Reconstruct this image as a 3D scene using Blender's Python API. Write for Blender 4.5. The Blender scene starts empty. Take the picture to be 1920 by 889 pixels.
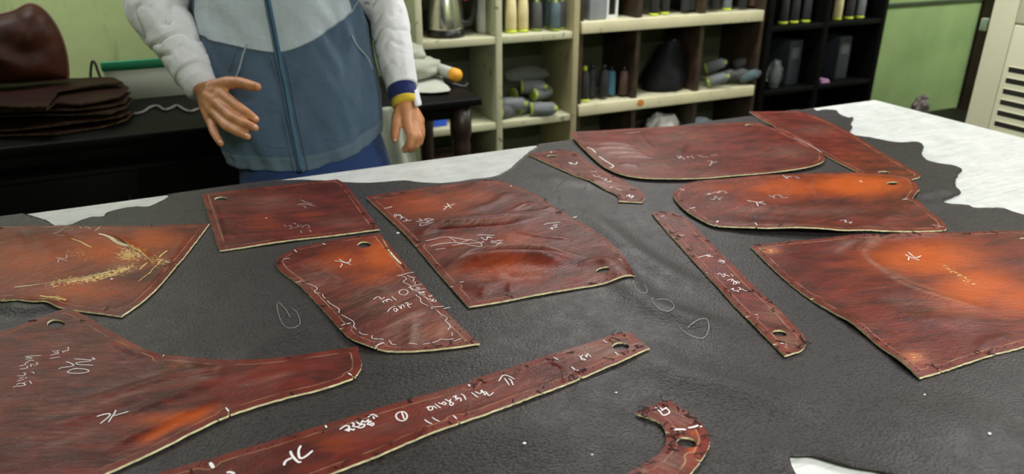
import bpy, bmesh, math, random
import numpy as np
from mathutils import Vector, noise
from mathutils.geometry import delaunay_2d_cdt

# ------------------------------------------------------------------ camera, world, light, exposure
SC = bpy.context.scene
COL = SC.collection
TABLE_Z = 0.86
CAM_Z = 1.50
F_PX = 1412.0
PITCH = math.atan(614.0 / 1412.0)
YAW = math.radians(24.8)

cam_data = bpy.data.cameras.new('camera')
cam_data.sensor_width = 36.0
cam_data.lens = F_PX / 1920.0 * 36.0
cam_data.clip_start = 0.05
cam_data.dof.use_dof = True
cam_data.dof.focus_distance = 1.32
cam_data.dof.aperture_fstop = 4.0
camera = bpy.data.objects.new('camera', cam_data)
camera.location = (0, 0, CAM_Z)
camera.rotation_euler = (math.pi / 2 - PITCH, 0, -YAW)
COL.objects.link(camera)
SC.camera = camera

world = bpy.data.worlds.new('world'); SC.world = world
world.use_nodes = True
world.node_tree.nodes['Background'].inputs[0].default_value = (0.5, 0.6, 0.55, 1)
world.node_tree.nodes['Background'].inputs[1].default_value = 0.05

SC.view_settings.view_transform = 'Standard'
SC.view_settings.look = 'None'
SC.view_settings.gamma = 1.0
SC.view_settings.use_curve_mapping = False
SC.view_settings.exposure = 0.24

# fluorescent ceiling fixtures: (x, y, length along x, watts)
LAMPS = [(2.0, 3.0, 1.2, 38), (-0.7, 3.2, 1.2, 17), (0.9, -0.8, 1.2, 60), (5.2, 2.4, 1.2, 60), (2.6, 1.1, 1.2, 25)]
CEIL_Z = 2.65

# ------------------------------------------------------------------ image <-> place
_cp, _sp = math.cos(PITCH), math.sin(PITCH)
_R = (math.cos(YAW), -math.sin(YAW)); _FW = (math.sin(YAW), math.cos(YAW))
def ray(u, v):
    dx, dy = u - 960.0, v - 444.5
    fw = F_PX * _cp - dy * _sp; dn = F_PX * _sp + dy * _cp
    return (_R[0] * dx + _FW[0] * fw, _R[1] * dx + _FW[1] * fw, -dn)
def PZ(u, v, z=TABLE_Z):
    r = ray(u, v); t = (z - CAM_Z) / r[2]
    return (r[0] * t, r[1] * t, z)
def PY(u, v, y):
    r = ray(u, v); t = y / r[1]
    return (r[0] * t, y, CAM_Z + r[2] * t)
def PX(u, v, x):
    r = ray(u, v); t = x / r[0]
    return (x, r[1] * t, CAM_Z + r[2] * t)
def PD(u, v, d):
    r = ray(u, v); t = d / F_PX
    return (r[0] * t, r[1] * t, CAM_Z + r[2] * t)
def project(p):
    x, y, z = p[0], p[1], p[2] - CAM_Z
    a = x * _R[0] + y * _R[1]; b = x * _FW[0] + y * _FW[1]
    zc = b * _cp - z * _sp; dn = -b * _sp - z * _cp
    return (960 + F_PX * a / zc, 444.5 + F_PX * dn / zc, zc)

# ------------------------------------------------------------------ objects
def tag(o, label=None, cat=None, group=None, kind=None):
    if label: o['label'] = label
    if cat: o['category'] = cat
    if group: o['group'] = group
    if kind: o['kind'] = kind
    return o
def thing(name, label, cat, loc=(0, 0, 0), group=None):
    o = bpy.data.objects.new(name, None); COL.objects.link(o)
    o.location = loc; o.empty_display_size = 0.05
    return tag(o, label, cat, group)
def root_loc(o):
    while o.parent: o = o.parent
    return o.location
def make(name, vf, mat, parent=None, loc=None, smooth=True, label=None, cat=None, group=None, kind=None):
    V, F = vf
    L = Vector(root_loc(parent)) if parent else Vector(loc if loc is not None else (0, 0, 0))
    me = bpy.data.meshes.new(name)
    me.from_pydata([(v[0] - L.x, v[1] - L.y, v[2] - L.z) for v in V], [], F)
    me.polygons.foreach_set('use_smooth', [smooth] * len(me.polygons))
    if mat: me.materials.append(mat)
    me.update()
    o = bpy.data.objects.new(name, me); COL.objects.link(o)
    if parent: o.parent = parent
    else: o.location = L
    return tag(o, label, cat, group, kind)
def copy_tree(o, dloc, label=None, parent=None, rotz=0):
    c = o.copy(); COL.objects.link(c); c.parent = parent
    if parent is None:
        c.location = dloc; c.rotation_euler[2] = rotz
        if label: c['label'] = label
    for ch in o.children: copy_tree(ch, None, None, c)
    return c

# ------------------------------------------------------------------ shapes (all return verts, faces)
def join(*parts):
    V, F = [], []
    for v, f in parts:
        k = len(V); V.extend(v); F.extend([tuple(i + k for i in q) for q in f])
    return V, F
def box(x0, x1, y0, y1, z0, z1, bev=0.0, rotz=0.0, seg=2):
    bm = bmesh.new()
    bmesh.ops.create_cube(bm, size=1)
    for v in bm.verts:
        v.co = ((v.co.x) * (x1 - x0), (v.co.y) * (y1 - y0), (v.co.z) * (z1 - z0))
    if bev > 0:
        bmesh.ops.bevel(bm, geom=bm.edges[:], offset=bev, segments=seg, affect='EDGES', profile=0.5)
    c = ((x0 + x1) / 2, (y0 + y1) / 2, (z0 + z1) / 2); cs, sn = math.cos(rotz), math.sin(rotz)
    bm.verts.index_update()
    V = [(c[0] + v.co.x * cs - v.co.y * sn, c[1] + v.co.x * sn + v.co.y * cs, c[2] + v.co.z) for v in bm.verts]
    F = [tuple(v.index for v in f.verts) for f in bm.faces]
    bm.free(); return V, F
def loft(rings, cap0=True, cap1=True, closed=True):
    n = len(rings[0]); V = [tuple(p) for r in rings for p in r]; F = []
    for i in range(len(rings) - 1):
        for j in range(n if closed else n - 1):
            k = (j + 1) % n
            F.append((i * n + j, i * n + k, (i + 1) * n + k, (i + 1) * n + j))
    if cap0: F.append(tuple(range(n - 1, -1, -1)))
    if cap1: F.append(tuple(range((len(rings) - 1) * n, len(rings) * n)))
    return V, F
def lathe(c, prof, n=24, axis=(0, 0, 1)):
    ax = Vector(axis).normalized(); u = ax.orthogonal().normalized(); w = ax.cross(u)
    rings = []
    for r, h in prof:
        rings.append([tuple(Vector(c) + ax * h + (u * math.cos(a) + w * math.sin(a)) * max(r, 1e-4)) for a in [2 * math.pi * k / n for k in range(n)]])
    return loft(rings)
def catmull(P, n=8, closed=False):
    P = [Vector(p) for p in P]; m = len(P)
    if m < 3 and not closed:
        return [tuple(P[0].lerp(P[-1], k / n)) for k in range(n + 1)]
    out = []
    for i in range(m if closed else m - 1):
        p1, p2 = P[i], P[(i + 1) % m]
        p0 = P[(i - 1) % m] if (closed or i > 0) else p1 * 2 - p2
        p3 = P[(i + 2) % m] if (closed or i + 2 < m) else p2 * 2 - p1
        for k in range(n):
            t = k / n
            out.append(tuple(0.5 * ((2 * p1) + (p2 - p0) * t + (2 * p0 - 5 * p1 + 4 * p2 - p3) * t * t + (-p0 + 3 * p1 - 3 * p2 + p3) * t ** 3)))
    if not closed: out.append(tuple(P[-1]))
    return out
def tube(path, rad, n=10, disp=None, cap=True, flat=1.0):
    P = [Vector(p) for p in path]; m = len(P); rings = []
    up = Vector((0, 0, 1)); t0 = (P[1] - P[0]).normalized()
    u = t0.cross(up); u = u.normalized() if u.length > 1e-3 else Vector((1, 0, 0))
    for i in range(m):
        t = (P[min(i + 1, m - 1)] - P[max(i - 1, 0)]).normalized()
        u = (u - t * u.dot(t)).normalized(); w = t.cross(u)
        r = rad(i / (m - 1)) if callable(rad) else rad
        ring = []
        for k in range(n):
            a = 2 * math.pi * k / n
            d = u * math.cos(a) + w * math.sin(a) * flat
            rr = r * (1 + (disp(i / (m - 1), a) if disp else 0))
            ring.append(tuple(P[i] + d * rr))
        rings.append(ring)
    return loft(rings, cap, cap)
def ellipsoid(c, r, n=16, m=10, disp=None):
    rings = []
    for i in range(m + 1):
        ph = -math.pi / 2 + math.pi * (0.02 + 0.96 * i / m)
        ring = []
        for k in range(n):
            a = 2 * math.pi * k / n
            d = (math.cos(ph) * math.cos(a), math.cos(ph) * math.sin(a), math.sin(ph))
            s = 1 + (disp(d) if disp else 0)
            ring.append((c[0] + d[0] * r[0] * s, c[1] + d[1] * r[1] * s, c[2] + d[2] * r[2] * s))
        rings.append(ring)
    return loft(rings)
def crumple(c, r, seed, amp=0.16, fr=2.2, n=36, m=22):
    o = Vector((seed * 3.7, seed * 1.3, seed * 7.1))
    def d(v):
        q = Vector(v) * fr + o
        return amp * noise.noise(q) + amp * 0.6 * abs(noise.noise(q * 2.3)) + amp * 0.3 * noise.noise(q * 5)
    return ellipsoid(c, r, n, m, d)

# ------------------------------------------------------------------ materials
def sock(nt, s, v):
    if v is None: return
    if isinstance(v, bpy.types.NodeSocket): nt.links.new(v, s)
    elif isinstance(v, (tuple, list)) and s.type == 'RGBA' and len(v) == 3: s.default_value = (*v, 1)
    else: s.default_value = v
class NT:
    def __init__(s, name):
        s.m = bpy.data.materials.new(name); s.m.use_nodes = True
        s.nt = s.m.node_tree; s.b = s.nt.nodes['Principled BSDF']
    def n(s, typ, ins=None, out=0, **kw):
        nd = s.nt.nodes.new('ShaderNode' + typ)
        for k, v in kw.items(): setattr(nd, k, v)
        for k, v in (ins or {}).items(): sock(s.nt, nd.inputs[k], v)
        return nd.outputs[out]
    def mix(s, f, a, b, mode='MIX'):
        nd = s.nt.nodes.new('ShaderNodeMix'); nd.data_type = 'RGBA'; nd.blend_type = mode
        sock(s.nt, nd.inputs[0], f); sock(s.nt, nd.inputs[6], a); sock(s.nt, nd.inputs[7], b)
        return nd.outputs[2]
    def math(s, op, a, b=None, c=None, clamp=False):
        nd = s.nt.nodes.new('ShaderNodeMath'); nd.operation = op; nd.use_clamp = clamp
        sock(s.nt, nd.inputs[0], a); sock(s.nt, nd.inputs[1], b); sock(s.nt, nd.inputs[2], c)
        return nd.outputs[0]
    def ramp(s, f, a, b, lo=0.0, hi=1.0):
        nd = s.nt.nodes.new('ShaderNodeMapRange'); nd.clamp = True
        for i, v in enumerate((f, a, b, lo, hi)): sock(s.nt, nd.inputs[i], v)
        return nd.outputs[0]
    def noise(s, vec, scale, detail=3, rough=0.55, dist=0.0):
        return s.n('TexNoise', {'Vector': vec, 'Scale': scale, 'Detail': detail, 'Roughness': rough, 'Distortion': dist})
    def attr(s, name, out=2):
        nd = s.nt.nodes.new('ShaderNodeAttribute'); nd.attribute_name = name
        return nd.outputs[out]
    def obj(s): return s.n('TexCoord', out=3)
    def bump(s, h, strength=0.3, dist=0.001):
        return s.n('Bump', {'Height': h, 'Strength': strength, 'Distance': dist})
    def set(s, **kw):
        for k, v in kw.items(): sock(s.nt, s.b.inputs[k.replace('_', ' ')], v)
        return s.m
MATS = {}
def mat(name, col, rough=0.6, var=0.15, scale=8.0, bump=0.0, bscale=60.0, metal=0.0, spec=0.5, **kw):
    if name in MATS: return MATS[name]
    t = NT(name); c = t.obj()
    f = t.noise(c, scale, 4)
    dark = tuple(x * (1 - var * 1.6) for x in col); lite = tuple(min(1, x * (1 + var)) for x in col)
    color = t.mix(t.ramp(f, 0.3, 0.7), dark, lite)
    ins = dict(Base_Color=color, Roughness=rough, Metallic=metal)
    ins['Specular_IOR_Level'] = spec
    if bump: ins['Normal'] = t.bump(t.noise(c, bscale, 4), bump, 0.002)
    t.set(**ins); t.set(**kw)
    MATS[name] = t.m; return t.m

def leather_mat():
    t = NT('oxblood_leather'); fl = t.attr('flow', 1); oc = t.obj()
    worn, scuff_glint, flake, dist = t.attr('worn'), t.attr('scuff_glint'), t.attr('flake'), t.attr('dist')
    big = t.noise(fl, 5.0, 3, 0.6, 0.6)
    st = t.n('Mapping', {'Vector': fl, 'Scale': (8.0, 30.0, 1.0)})
    streak = t.noise(st, 1.0, 4, 0.6, 0.8)
    st2 = t.n('Mapping', {'Vector': fl, 'Scale': (18.0, 170.0, 1.0)})
    fine = t.noise(st2, 1.0, 4, 0.65, 1.2)
    blot = t.noise(oc, 26.0, 4, 0.6)
    st3 = t.n('Mapping', {'Vector': fl, 'Scale': (14.0, 34.0, 1.0)})
    mott = t.noise(st3, 1.0, 5, 0.6, 1.0)
    wr = t.n('Mapping', {'Vector': fl, 'Scale': (34.0, 74.0, 1.0)})
    wrk = t.noise(wr, 1.0, 4, 0.6, 1.6)
    c = t.mix(t.ramp(streak, 0.30, 0.70), (0.042, 0.0078, 0.0066), (0.165, 0.0225, 0.0155))
    c = t.mix(t.ramp(big, 0.45, 0.75, 0, 0.60), c, (0.036, 0.0066, 0.0054))
    c = t.mix(t.ramp(mott, 0.48, 0.72, 0, 0.5), c, (0.230, 0.0325, 0.0165))
    wn = t.math('ADD', worn, t.ramp(streak, 0.2, 0.8, -0.16, 0.16))
    wc = t.mix(t.ramp(t.math('ADD', wn, t.ramp(blot, 0.3, 0.7, -0.1, 0.1)), 0.55, 1.0), (0.25, 0.040, 0.008), (0.43, 0.074, 0.007))
    c = t.mix(t.ramp(wn, 0.18, 0.62), c, wc)
    # seam allowance: a flatter, redder border and the crease at its inner side
    band = t.ramp(dist, 0.0105, 0.0135, 1.0, 0.0)
    bc = t.mix(t.ramp(blot, 0.35, 0.7), (0.095, 0.013, 0.009), (0.20, 0.028, 0.017))
    c = t.mix(t.math('MULTIPLY', band, 0.75), c, bc)
    crease = t.math('MULTIPLY', t.ramp(dist, 0.0115, 0.0128), t.ramp(dist, 0.0128, 0.0145, 1, 0))
    crease = t.math('MULTIPLY', crease, t.ramp(blot, 0.38, 0.58))
    c = t.mix(t.math('MULTIPLY', crease, 0.75), c, (0.50, 0.29, 0.17))
    # chalky, rubbed finish, and pale highlights painted along some fold crests
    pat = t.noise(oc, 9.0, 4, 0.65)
    sm = t.math('MULTIPLY', t.ramp(fine, 0.48, 0.75), t.math('ADD', t.math('MULTIPLY', scuff_glint, 0.85), t.ramp(pat, 0.55, 0.80, 0, 0.28)), clamp=True)
    sm = t.math('MAXIMUM', sm, t.math('MULTIPLY', t.math('MULTIPLY', scuff_glint, 0.75), t.ramp(fine, 0.34, 0.62)))
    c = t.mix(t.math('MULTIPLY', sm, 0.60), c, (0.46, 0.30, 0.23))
    # flaked grain that bares the hide
    fk = t.noise(oc, 170.0, 3, 0.6)
    fm = t.ramp(t.math('ADD', fk, t.math('MULTIPLY', flake, 0.30)), 0.715, 0.755)
    c = t.mix(t.math('MULTIPLY', fm, t.ramp(flake, 0.02, 0.12)), c, (0.60, 0.41, 0.14))
    cells = t.n('TexVoronoi', {'Vector': oc, 'Scale': 520.0})
    h = t.math('ADD', t.math('MULTIPLY', cells, 0.35), t.math('MULTIPLY', fine, 1.3))
    h = t.math('ADD', h, t.math('MULTIPLY', wrk, 2.2))
    h = t.math('SUBTRACT', h, t.math('MULTIPLY', crease, 1.0))
    rough = t.ramp(blot, 0.3, 0.7, 0.29, 0.43)
    return t.set(Base_Color=c, Roughness=rough, Specular_IOR_Level=0.21, Normal=t.bump(h, 0.5, 0.0012))

def hide_mat():
    t = NT('black_pebbled_leather'); oc = t.obj()
    wv = t.n('VectorMath', {0: oc, 1: t.n('VectorMath', {0: t.n('TexNoise', {'Vector': oc, 'Scale': 60.0}, out=1), 'Scale': 0.006}, operation='SCALE')}, operation='ADD')
    st = t.n('Mapping', {'Vector': wv, 'Scale': (1.0, 1.35, 1.0), 'Rotation': (0, 0, 0.5)})
    v = t.n('TexVoronoi', {'Vector': st, 'Scale': 240.0}, feature='SMOOTH_F1')
    big = t.noise(oc, 3.0, 3); mid = t.noise(oc, 30, 3)
    c = t.mix(t.ramp(big, 0.35, 0.7), (0.0165, 0.0122, 0.0140), (0.029, 0.0220, 0.0250))
    c = t.mix(t.ramp(v, 0.35, 0.62), t.mix(0.35, c, (0.05, 0.047, 0.048)), t.mix(0.6, c, (0.004, 0.004, 0.004)))
    h = t.math('SUBTRACT', t.math('MULTIPLY', mid, 0.5), t.math('MULTIPLY', v, 1.5))
    return t.set(Base_Color=c, Roughness=t.ramp(mid, 0.3, 0.7, 0.44, 0.55), Specular_IOR_Level=0.36, Normal=t.bump(h, 0.55, 0.0009))

def board_mat():
    t = NT('scratched_cutting_board'); oc = t.obj()
    c = t.mix(t.ramp(t.noise(oc, 14, 5, 0.7), 0.3, 0.72), (0.50, 0.53, 0.515), (0.68, 0.70, 0.685))
    for k, (rot, sc) in enumerate(((0.5, (5, 95, 1)), (1.25, (6, 120, 1)), (2.15, (5, 100, 1)), (2.7, (7, 140, 1)))):
        m = t.n('Mapping', {'Vector': oc, 'Rotation': (0, 0, rot), 'Scale': sc, 'Location': (k * 3.1, k, 0)})
        c = t.mix(t.ramp(t.noise(m, 1.6, 2, 0.5, 0.4), 0.60, 0.70, 0, 0.45), c, (0.86, 0.89, 0.87) if k % 2 else (0.30, 0.36, 0.35))
    c = t.mix(t.ramp(t.noise(oc, 45, 4), 0.58, 0.75, 0, 0.4), c, (0.33, 0.37, 0.35))
    return t.set(Base_Color=c, Roughness=0.42, Normal=t.bump(t.noise(oc, 120, 3), 0.15, 0.001))

def wall_mat():
    t = NT('lime_green_wall'); oc = t.obj()
    c = t.mix(t.ramp(t.noise(oc, 3, 5, 0.6), 0.3, 0.75), (0.36, 0.46, 0.20), (0.47, 0.57, 0.27))
    m = t.n('Mapping', {'Vector': oc, 'Scale': (8, 8, 2)})
    c = t.mix(t.ramp(t.noise(m, 1.6, 5, 0.65), 0.60, 0.76, 0, 0.75), c, (0.13, 0.16, 0.08))
    return t.set(Base_Color=c, Roughness=0.7, Normal=t.bump(t.noise(oc, 40, 4), 0.2, 0.002))

def chipped_paint(name, col, under):
    t = NT(name); oc = t.obj()
    c = t.mix(t.ramp(t.noise(oc, 5, 4), 0.3, 0.7), tuple(x * 0.82 for x in col), col)
    m = t.n('Mapping', {'Vector': oc, 'Scale': (14, 14, 14)})
    c = t.mix(t.ramp(t.noise(m, 1.5, 6, 0.7), 0.61, 0.66), c, under)
    c = t.mix(t.ramp(t.noise(oc, 40, 5, 0.7), 0.56, 0.75, 0, 0.5), c, tuple(x * 0.5 for x in col))
    return t.set(Base_Color=c, Roughness=0.55)

M_LEATHER = leather_mat(); M_HIDE = hide_mat(); M_BOARD = board_mat(); M_WALL = wall_mat()
M_RAW = mat('raw_hide_edge', (0.84, 0.74, 0.47), 0.8, 0.25, 90, 0.3, 300)
M_CHALK = mat('white_chalk', (0.86, 0.84, 0.86), 0.9, 0.04, 200)
M_CHALKT = mat('faint_chalk', (0.58, 0.50, 0.50), 0.9, 0.3, 300)
M_THREAD = mat('black_thread', (0.006, 0.006, 0.007), 0.7)
M_CREAM = chipped_paint('cream_shelf_paint', (0.50, 0.50, 0.33), (0.10, 0.085, 0.05))
M_TAPE = chipped_paint('cream_shelf_edging', (0.66, 0.62, 0.40), (0.42, 0.37, 0.22))
M_BROWN = mat('dark_walnut_panel', (0.042, 0.026, 0.014), 0.5, 0.35, 12)
M_BLACK = mat('black_lacquer', (0.0035, 0.0035, 0.0035), 0.5, 0.2, 6, spec=.08)
M_LIME = mat('lime_plastic', (0.46, 0.56, 0.03), 0.45, 0.1)
# ------------------------------------------------------------------ the room
X0, X1, Y0, Y1 = -2.6, 6.3, -1.6, 3.85
M_FLOOR = mat('worn_concrete_floor', (0.055, 0.055, 0.05), 0.6, 0.3, 3)
M_CEIL = mat('white_ceiling_paint', (0.45, 0.45, 0.42), 0.8, 0.05)
make('floor', box(X0, X1, Y0, Y1, -0.06, 0), M_FLOOR, smooth=False, kind='structure')
make('ceiling', box(X0, X1, Y0, Y1, CEIL_Z, CEIL_Z + 0.06), M_CEIL, smooth=False, kind='structure')
make('wall_back', box(X0, X1, Y1, Y1 + 0.1, 0, CEIL_Z), M_WALL, smooth=False, kind='structure')
make('wall_front', box(X0, X1, Y0 - 0.1, Y0, 0, CEIL_Z), M_WALL, smooth=False, kind='structure')
make('wall_left', box(X0 - 0.1, X0, Y0, Y1, 0, CEIL_Z), M_WALL, smooth=False, kind='structure')
make('wall_right', box(X1, X1 + 0.1, Y0, Y1, 0, CEIL_Z), M_WALL, smooth=False, kind='structure')

M_TUBE = NT('fluorescent_tube'); M_TUBE.set(Emission_Color=(1, 0.98, 0.9, 1), Emission_Strength=9.0); M_TUBE = M_TUBE.m
M_HOUSING = mat('white_enamel_housing', (0.7, 0.7, 0.68), 0.4, 0.03)
for k, (lx, ly, ln, w) in enumerate(LAMPS):
    lab = ['fluorescent ceiling fixture above the far corner of the cutting table', 'fluorescent ceiling fixture above the man and the left end of the table',
           'fluorescent ceiling fixture above the near side of the table', 'fluorescent ceiling fixture in front of the framed green panel', 'fluorescent ceiling fixture above the right side of the cutting table'][k]
    t = thing('ceiling_light', lab, 'light', (lx, ly, CEIL_Z), 'fluorescent ceiling fixtures')
    make('housing', box(lx - ln / 2, lx + ln / 2, ly - 0.13, ly + 0.13, CEIL_Z - 0.05, CEIL_Z - 0.002, 0.01), M_HOUSING, t)
    for s in (-0.06, 0.06):
        make('tube', tube([(lx - ln / 2 + 0.04, ly + s, CEIL_Z - 0.075), (lx + ln / 2 - 0.04, ly + s, CEIL_Z - 0.075)], 0.013, 12), M_TUBE, t)
    ld = bpy.data.lights.new('tube_light', 'AREA'); ld.shape = 'RECTANGLE'; ld.size = ln; ld.size_y = 0.22
    ld.energy = w; ld.color = (1.0, 0.965, 0.965)
    lo = bpy.data.objects.new('tube_light', ld); COL.objects.link(lo); lo.parent = t; lo.location = (0, 0, -0.1)

# ------------------------------------------------------------------ cutting table
TX1 = PZ(1640, 187)[0]; TY1 = PZ(600, 327)[1]
TX0, TY0 = -1.75, 0.16
M_TEDGE = mat('grey_green_board_edge', (0.24, 0.29, 0.25), 0.5, 0.2, 30)
M_STEEL = mat('painted_steel_leg', (0.03, 0.035, 0.035), 0.45)
t = thing('cutting_table', 'large white cutting table with a scratched top under the black hide', 'table', ((TX0 + TX1) / 2, (TY0 + TY1) / 2, 0))
make('table_top', box(TX0, TX1, TY0, TY1, TABLE_Z - 0.012, TABLE_Z, 0.003), M_BOARD, t)
make('top_frame', box(TX0 + 0.006, TX1 - 0.006, TY0 + 0.006, TY1 - 0.006, TABLE_Z - 0.05, TABLE_Z - 0.0125, 0.002), M_TEDGE, t)
for lx in (TX0 + 0.1, TX1 - 0.1):
    for ly in (TY0 + 0.1, TY1 - 0.1):
        make('leg', box(lx - 0.03, lx + 0.03, ly - 0.03, ly + 0.03, 0, TABLE_Z - 0.05, 0.004), M_STEEL, t)
for ly in (TY0 + 0.1, TY1 - 0.1):
    make('apron', box(TX0 + 0.13, TX1 - 0.13, ly - 0.015, ly + 0.015, TABLE_Z - 0.15, TABLE_Z - 0.05, 0.003), M_STEEL, t)

# ------------------------------------------------------------------ sheet geometry
HIDE_T, LEA_T = 0.0022, 0.0033
def seg_dist(P, A, B):
    """distance of points P (n,2) to segments A->B (m,2); returns (n,m), param (n,m)"""
    d = B - A; L = (d * d).sum(1) + 1e-12
    t = ((P[:, None, :] - A[None]) * d[None]).sum(2) / L
    t = np.clip(t, 0, 1)
    q = A[None] + d[None] * t[:, :, None]
    return np.sqrt(((P[:, None, :] - q) ** 2).sum(2)), t
def poly_dist(P, poly):
    A = np.array(poly); B = np.roll(A, -1, 0); out = np.empty(len(P))
    for i in range(0, len(P), 4000): out[i:i + 4000] = seg_dist(P[i:i + 4000], A, B)[0].min(1)
    return out
def inside(P, poly):
    A = np.array(poly); B = np.roll(A, -1, 0); r = np.zeros(len(P), bool)
    for a, b in zip(A, B):
        c = (a[1] > P[:, 1]) != (b[1] > P[:, 1])
        with np.errstate(divide='ignore', invalid='ignore'):
            x = (b[0] - a[0]) * (P[:, 1] - a[1]) / (b[1] - a[1]) + a[0]
        r ^= c & (P[:, 0] < x)
    return r
def bumpline(P, pts, h, w, taper=True):
    """a ridge (h>0) or furrow (h<0) of half width w along a polyline"""
    pts = np.array(catmull([(p[0], p[1], 0) for p in pts], 6))[:, :2]
    A, B = pts[:-1], pts[1:]; ln = np.sqrt(((B - A) ** 2).sum(1)); cum = np.concatenate([[0], np.cumsum(ln)])
    out = np.empty(len(P))
    for i in range(0, len(P), 4000):
        d, t = seg_dist(P[i:i + 4000], A, B); k = d.argmin(1); r = np.arange(len(k))
        dm = d[r, k]; s = (cum[k] + t[r, k] * ln[k]) / cum[-1]
        e = np.exp(-(dm / w) ** 2)
        if taper: e *= np.clip(np.minimum(s, 1 - s) * 4.0, 0, 1)
        out[i:i + 4000] = h * e
    return out
HIDE_FOLDS = [  # px polyline, height, width
    ([(1090, 392), (1180, 470), (1260, 520), (1360, 560)], 0.005, 0.030), ([(1120, 470), (1200, 560), (1280, 600), (1420, 640)], 0.006, 0.030),
    ([(1180, 640), (1260, 700), (1400, 740), (1560, 770)], 0.004, 0.035), ([(0, 575), (60, 585), (130, 572)], 0.006, 0.02),
    ([(640, 700), (740, 690), (860, 670), (960, 640)], 0.003, 0.03), ([(420, 560), (470, 530), (560, 520)], -0.002, 0.03),
    ([(430, 690), (520, 640), (600, 610)], 0.003, 0.02), ([(1000, 330), (1080, 345), (1180, 350)], 0.003, 0.03),
    ([(1560, 470), (1700, 400), (1800, 375)], 0.004, 0.03), ([(1709, 380), (1740, 370), (1770, 364), (1790, 372)], 0.010, 0.014),
    ([(1600, 760), (1750, 800), (1900, 790)], 0.003, 0.05), ([(700, 860), (900, 820), (1100, 800)], 0.003, 0.05)]
HF = [([PZ(u, v)[:2] for u, v in pl], h * (1.6 if w > .015 else 1), w) for pl, h, w in HIDE_FOLDS]
def hide_h(P):
    z = np.full(len(P), 0.0004)
    for pl, h, w in HF: z += bumpline(P, pl, h, w)
    z += 0.0011 * (np.sin(P[:, 0] * 9 + 2 * np.sin(P[:, 1] * 5)) * np.sin(P[:, 1] * 11 + P[:, 0] * 4) + 1)
    return np.maximum(z, 0.0003)
def resample(pts, step):
    pts = [Vector(p) for p in pts]; out = []
    for a, b in zip(pts, pts[1:] + pts[:1]):
        n = max(1, int(round((b - a).length / step)))
        out += [tuple(a.lerp(b, k / n))[:2] for k in range(n)]
    return out
def smooth_outline(spec, unproj):
    """points are (u, v) on a curve or (u, v, 1) at a corner"""
    k0 = next((i for i, p in enumerate(spec) if len(p) > 2), None)
    W = [unproj(p[0], p[1]) for p in spec]; W = [(w[0], w[1], 0) for w in W]
    if k0 is None: return catmull(W, 6, True)
    spec = spec[k0:] + spec[:k0]; W = W[k0:] + W[:k0]
    out, cur = [], [W[0]]
    for p, w in zip(spec[1:] + spec[:1], W[1:] + W[:1]):
        cur.append(w)
        if len(p) > 2:
            out += catmull(cur, 6 if len(cur) > 2 else 1)[:-1]; cur = [w]
    return out
def cut_notches(poly, notches, depth=0.007, half=0.0018):
    poly = [np.array(p) for p in poly]
    area = sum(a[0] * b[1] - b[0] * a[1] for a, b in zip(poly, poly[1:] + poly[:1]))
    for q in notches:
        q = np.array(q); A = np.array(poly); B = np.roll(A, -1, 0)
        d, t = seg_dist(q[None], A, B); k = int(d[0].argmin()); tt = t[0, k]
        a, b = A[k], B[k]; e = (b - a); L = np.linalg.norm(e); e = e / max(L, 1e-9)
        n = np.array([-e[1], e[0]]) * (1 if area > 0 else -1); p = a + (b - a) * tt
        poly[k + 1:k + 1] = [p - e * half, p + n * depth, p + e * half]
    return [tuple(p) for p in poly]
def sheet(poly, holes, step, seed=0):
    """triangulated flat region: verts (n,2), tris, boundary loops as index lists"""
    A = np.array(poly); lo, hi = A.min(0), A.max(0); rnd = np.random.RandomState(seed)
    xs = np.arange(lo[0], hi[0], step); ys = np.arange(lo[1], hi[1], step * 0.866)
    G = np.array([(x + (0.5 * step if j % 2 else 0), y) for j, y in enumerate(ys) for x in xs])
    G += rnd.uniform(-0.12, 0.12, G.shape) * step
    G = G[inside(G, poly)]
    G = G[poly_dist(G, poly) > 0.45 * step]
    for h in holes:
        G = G[~inside(G, h)]; G = G[poly_dist(G, h) > 0.45 * step]
    pts, edges, loops = [], [], []
    for lp in [poly] + holes:
        k = len(pts); n = len(lp); pts += list(lp); loops.append(list(range(k, k + n)))
        edges += [(k + i, k + (i + 1) % n) for i in range(n)]
    pts += [tuple(g) for g in G]
    V, E, Fc, ov, oe, of = delaunay_2d_cdt([Vector((float(p[0]), float(p[1]))) for p in pts], edges, [], 0, 1e-7)
    V = np.array([(v.x, v.y) for v in V]); T = np.array([f for f in Fc if len(f) == 3])
    C = V[T].mean(1); ok = inside(C, poly)
    for h in holes: ok &= ~inside(C, h)
    T = T[ok]
    remap = {}
    for i, src in enumerate(ov):
        for s in src: remap[s] = i
    loops = [[remap[i] for i in lp] for lp in loops]
    a = V[T[:, 1]] - V[T[:, 0]]; b = V[T[:, 2]] - V[T[:, 0]]
    flip = (a[:, 0] * b[:, 1] - a[:, 1] * b[:, 0]) < 0
    T[flip] = T[flip][:, ::-1]
    used = np.unique(T); m = -np.ones(len(V), int); m[used] = np.arange(len(used))
    return V[used], m[T], [[int(m[i]) for i in lp if m[i] >= 0] for lp in loops]
def set_attr(me, name, arr):
    if arr.ndim == 1:
        a = me.attributes.new(name, 'FLOAT', 'POINT'); a.data.foreach_set('value', arr.astype(np.float32))
    else:
        a = me.attributes.new(name, 'FLOAT_VECTOR', 'POINT'); a.data.foreach_set('vector', arr.astype(np.float32).ravel())
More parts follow.
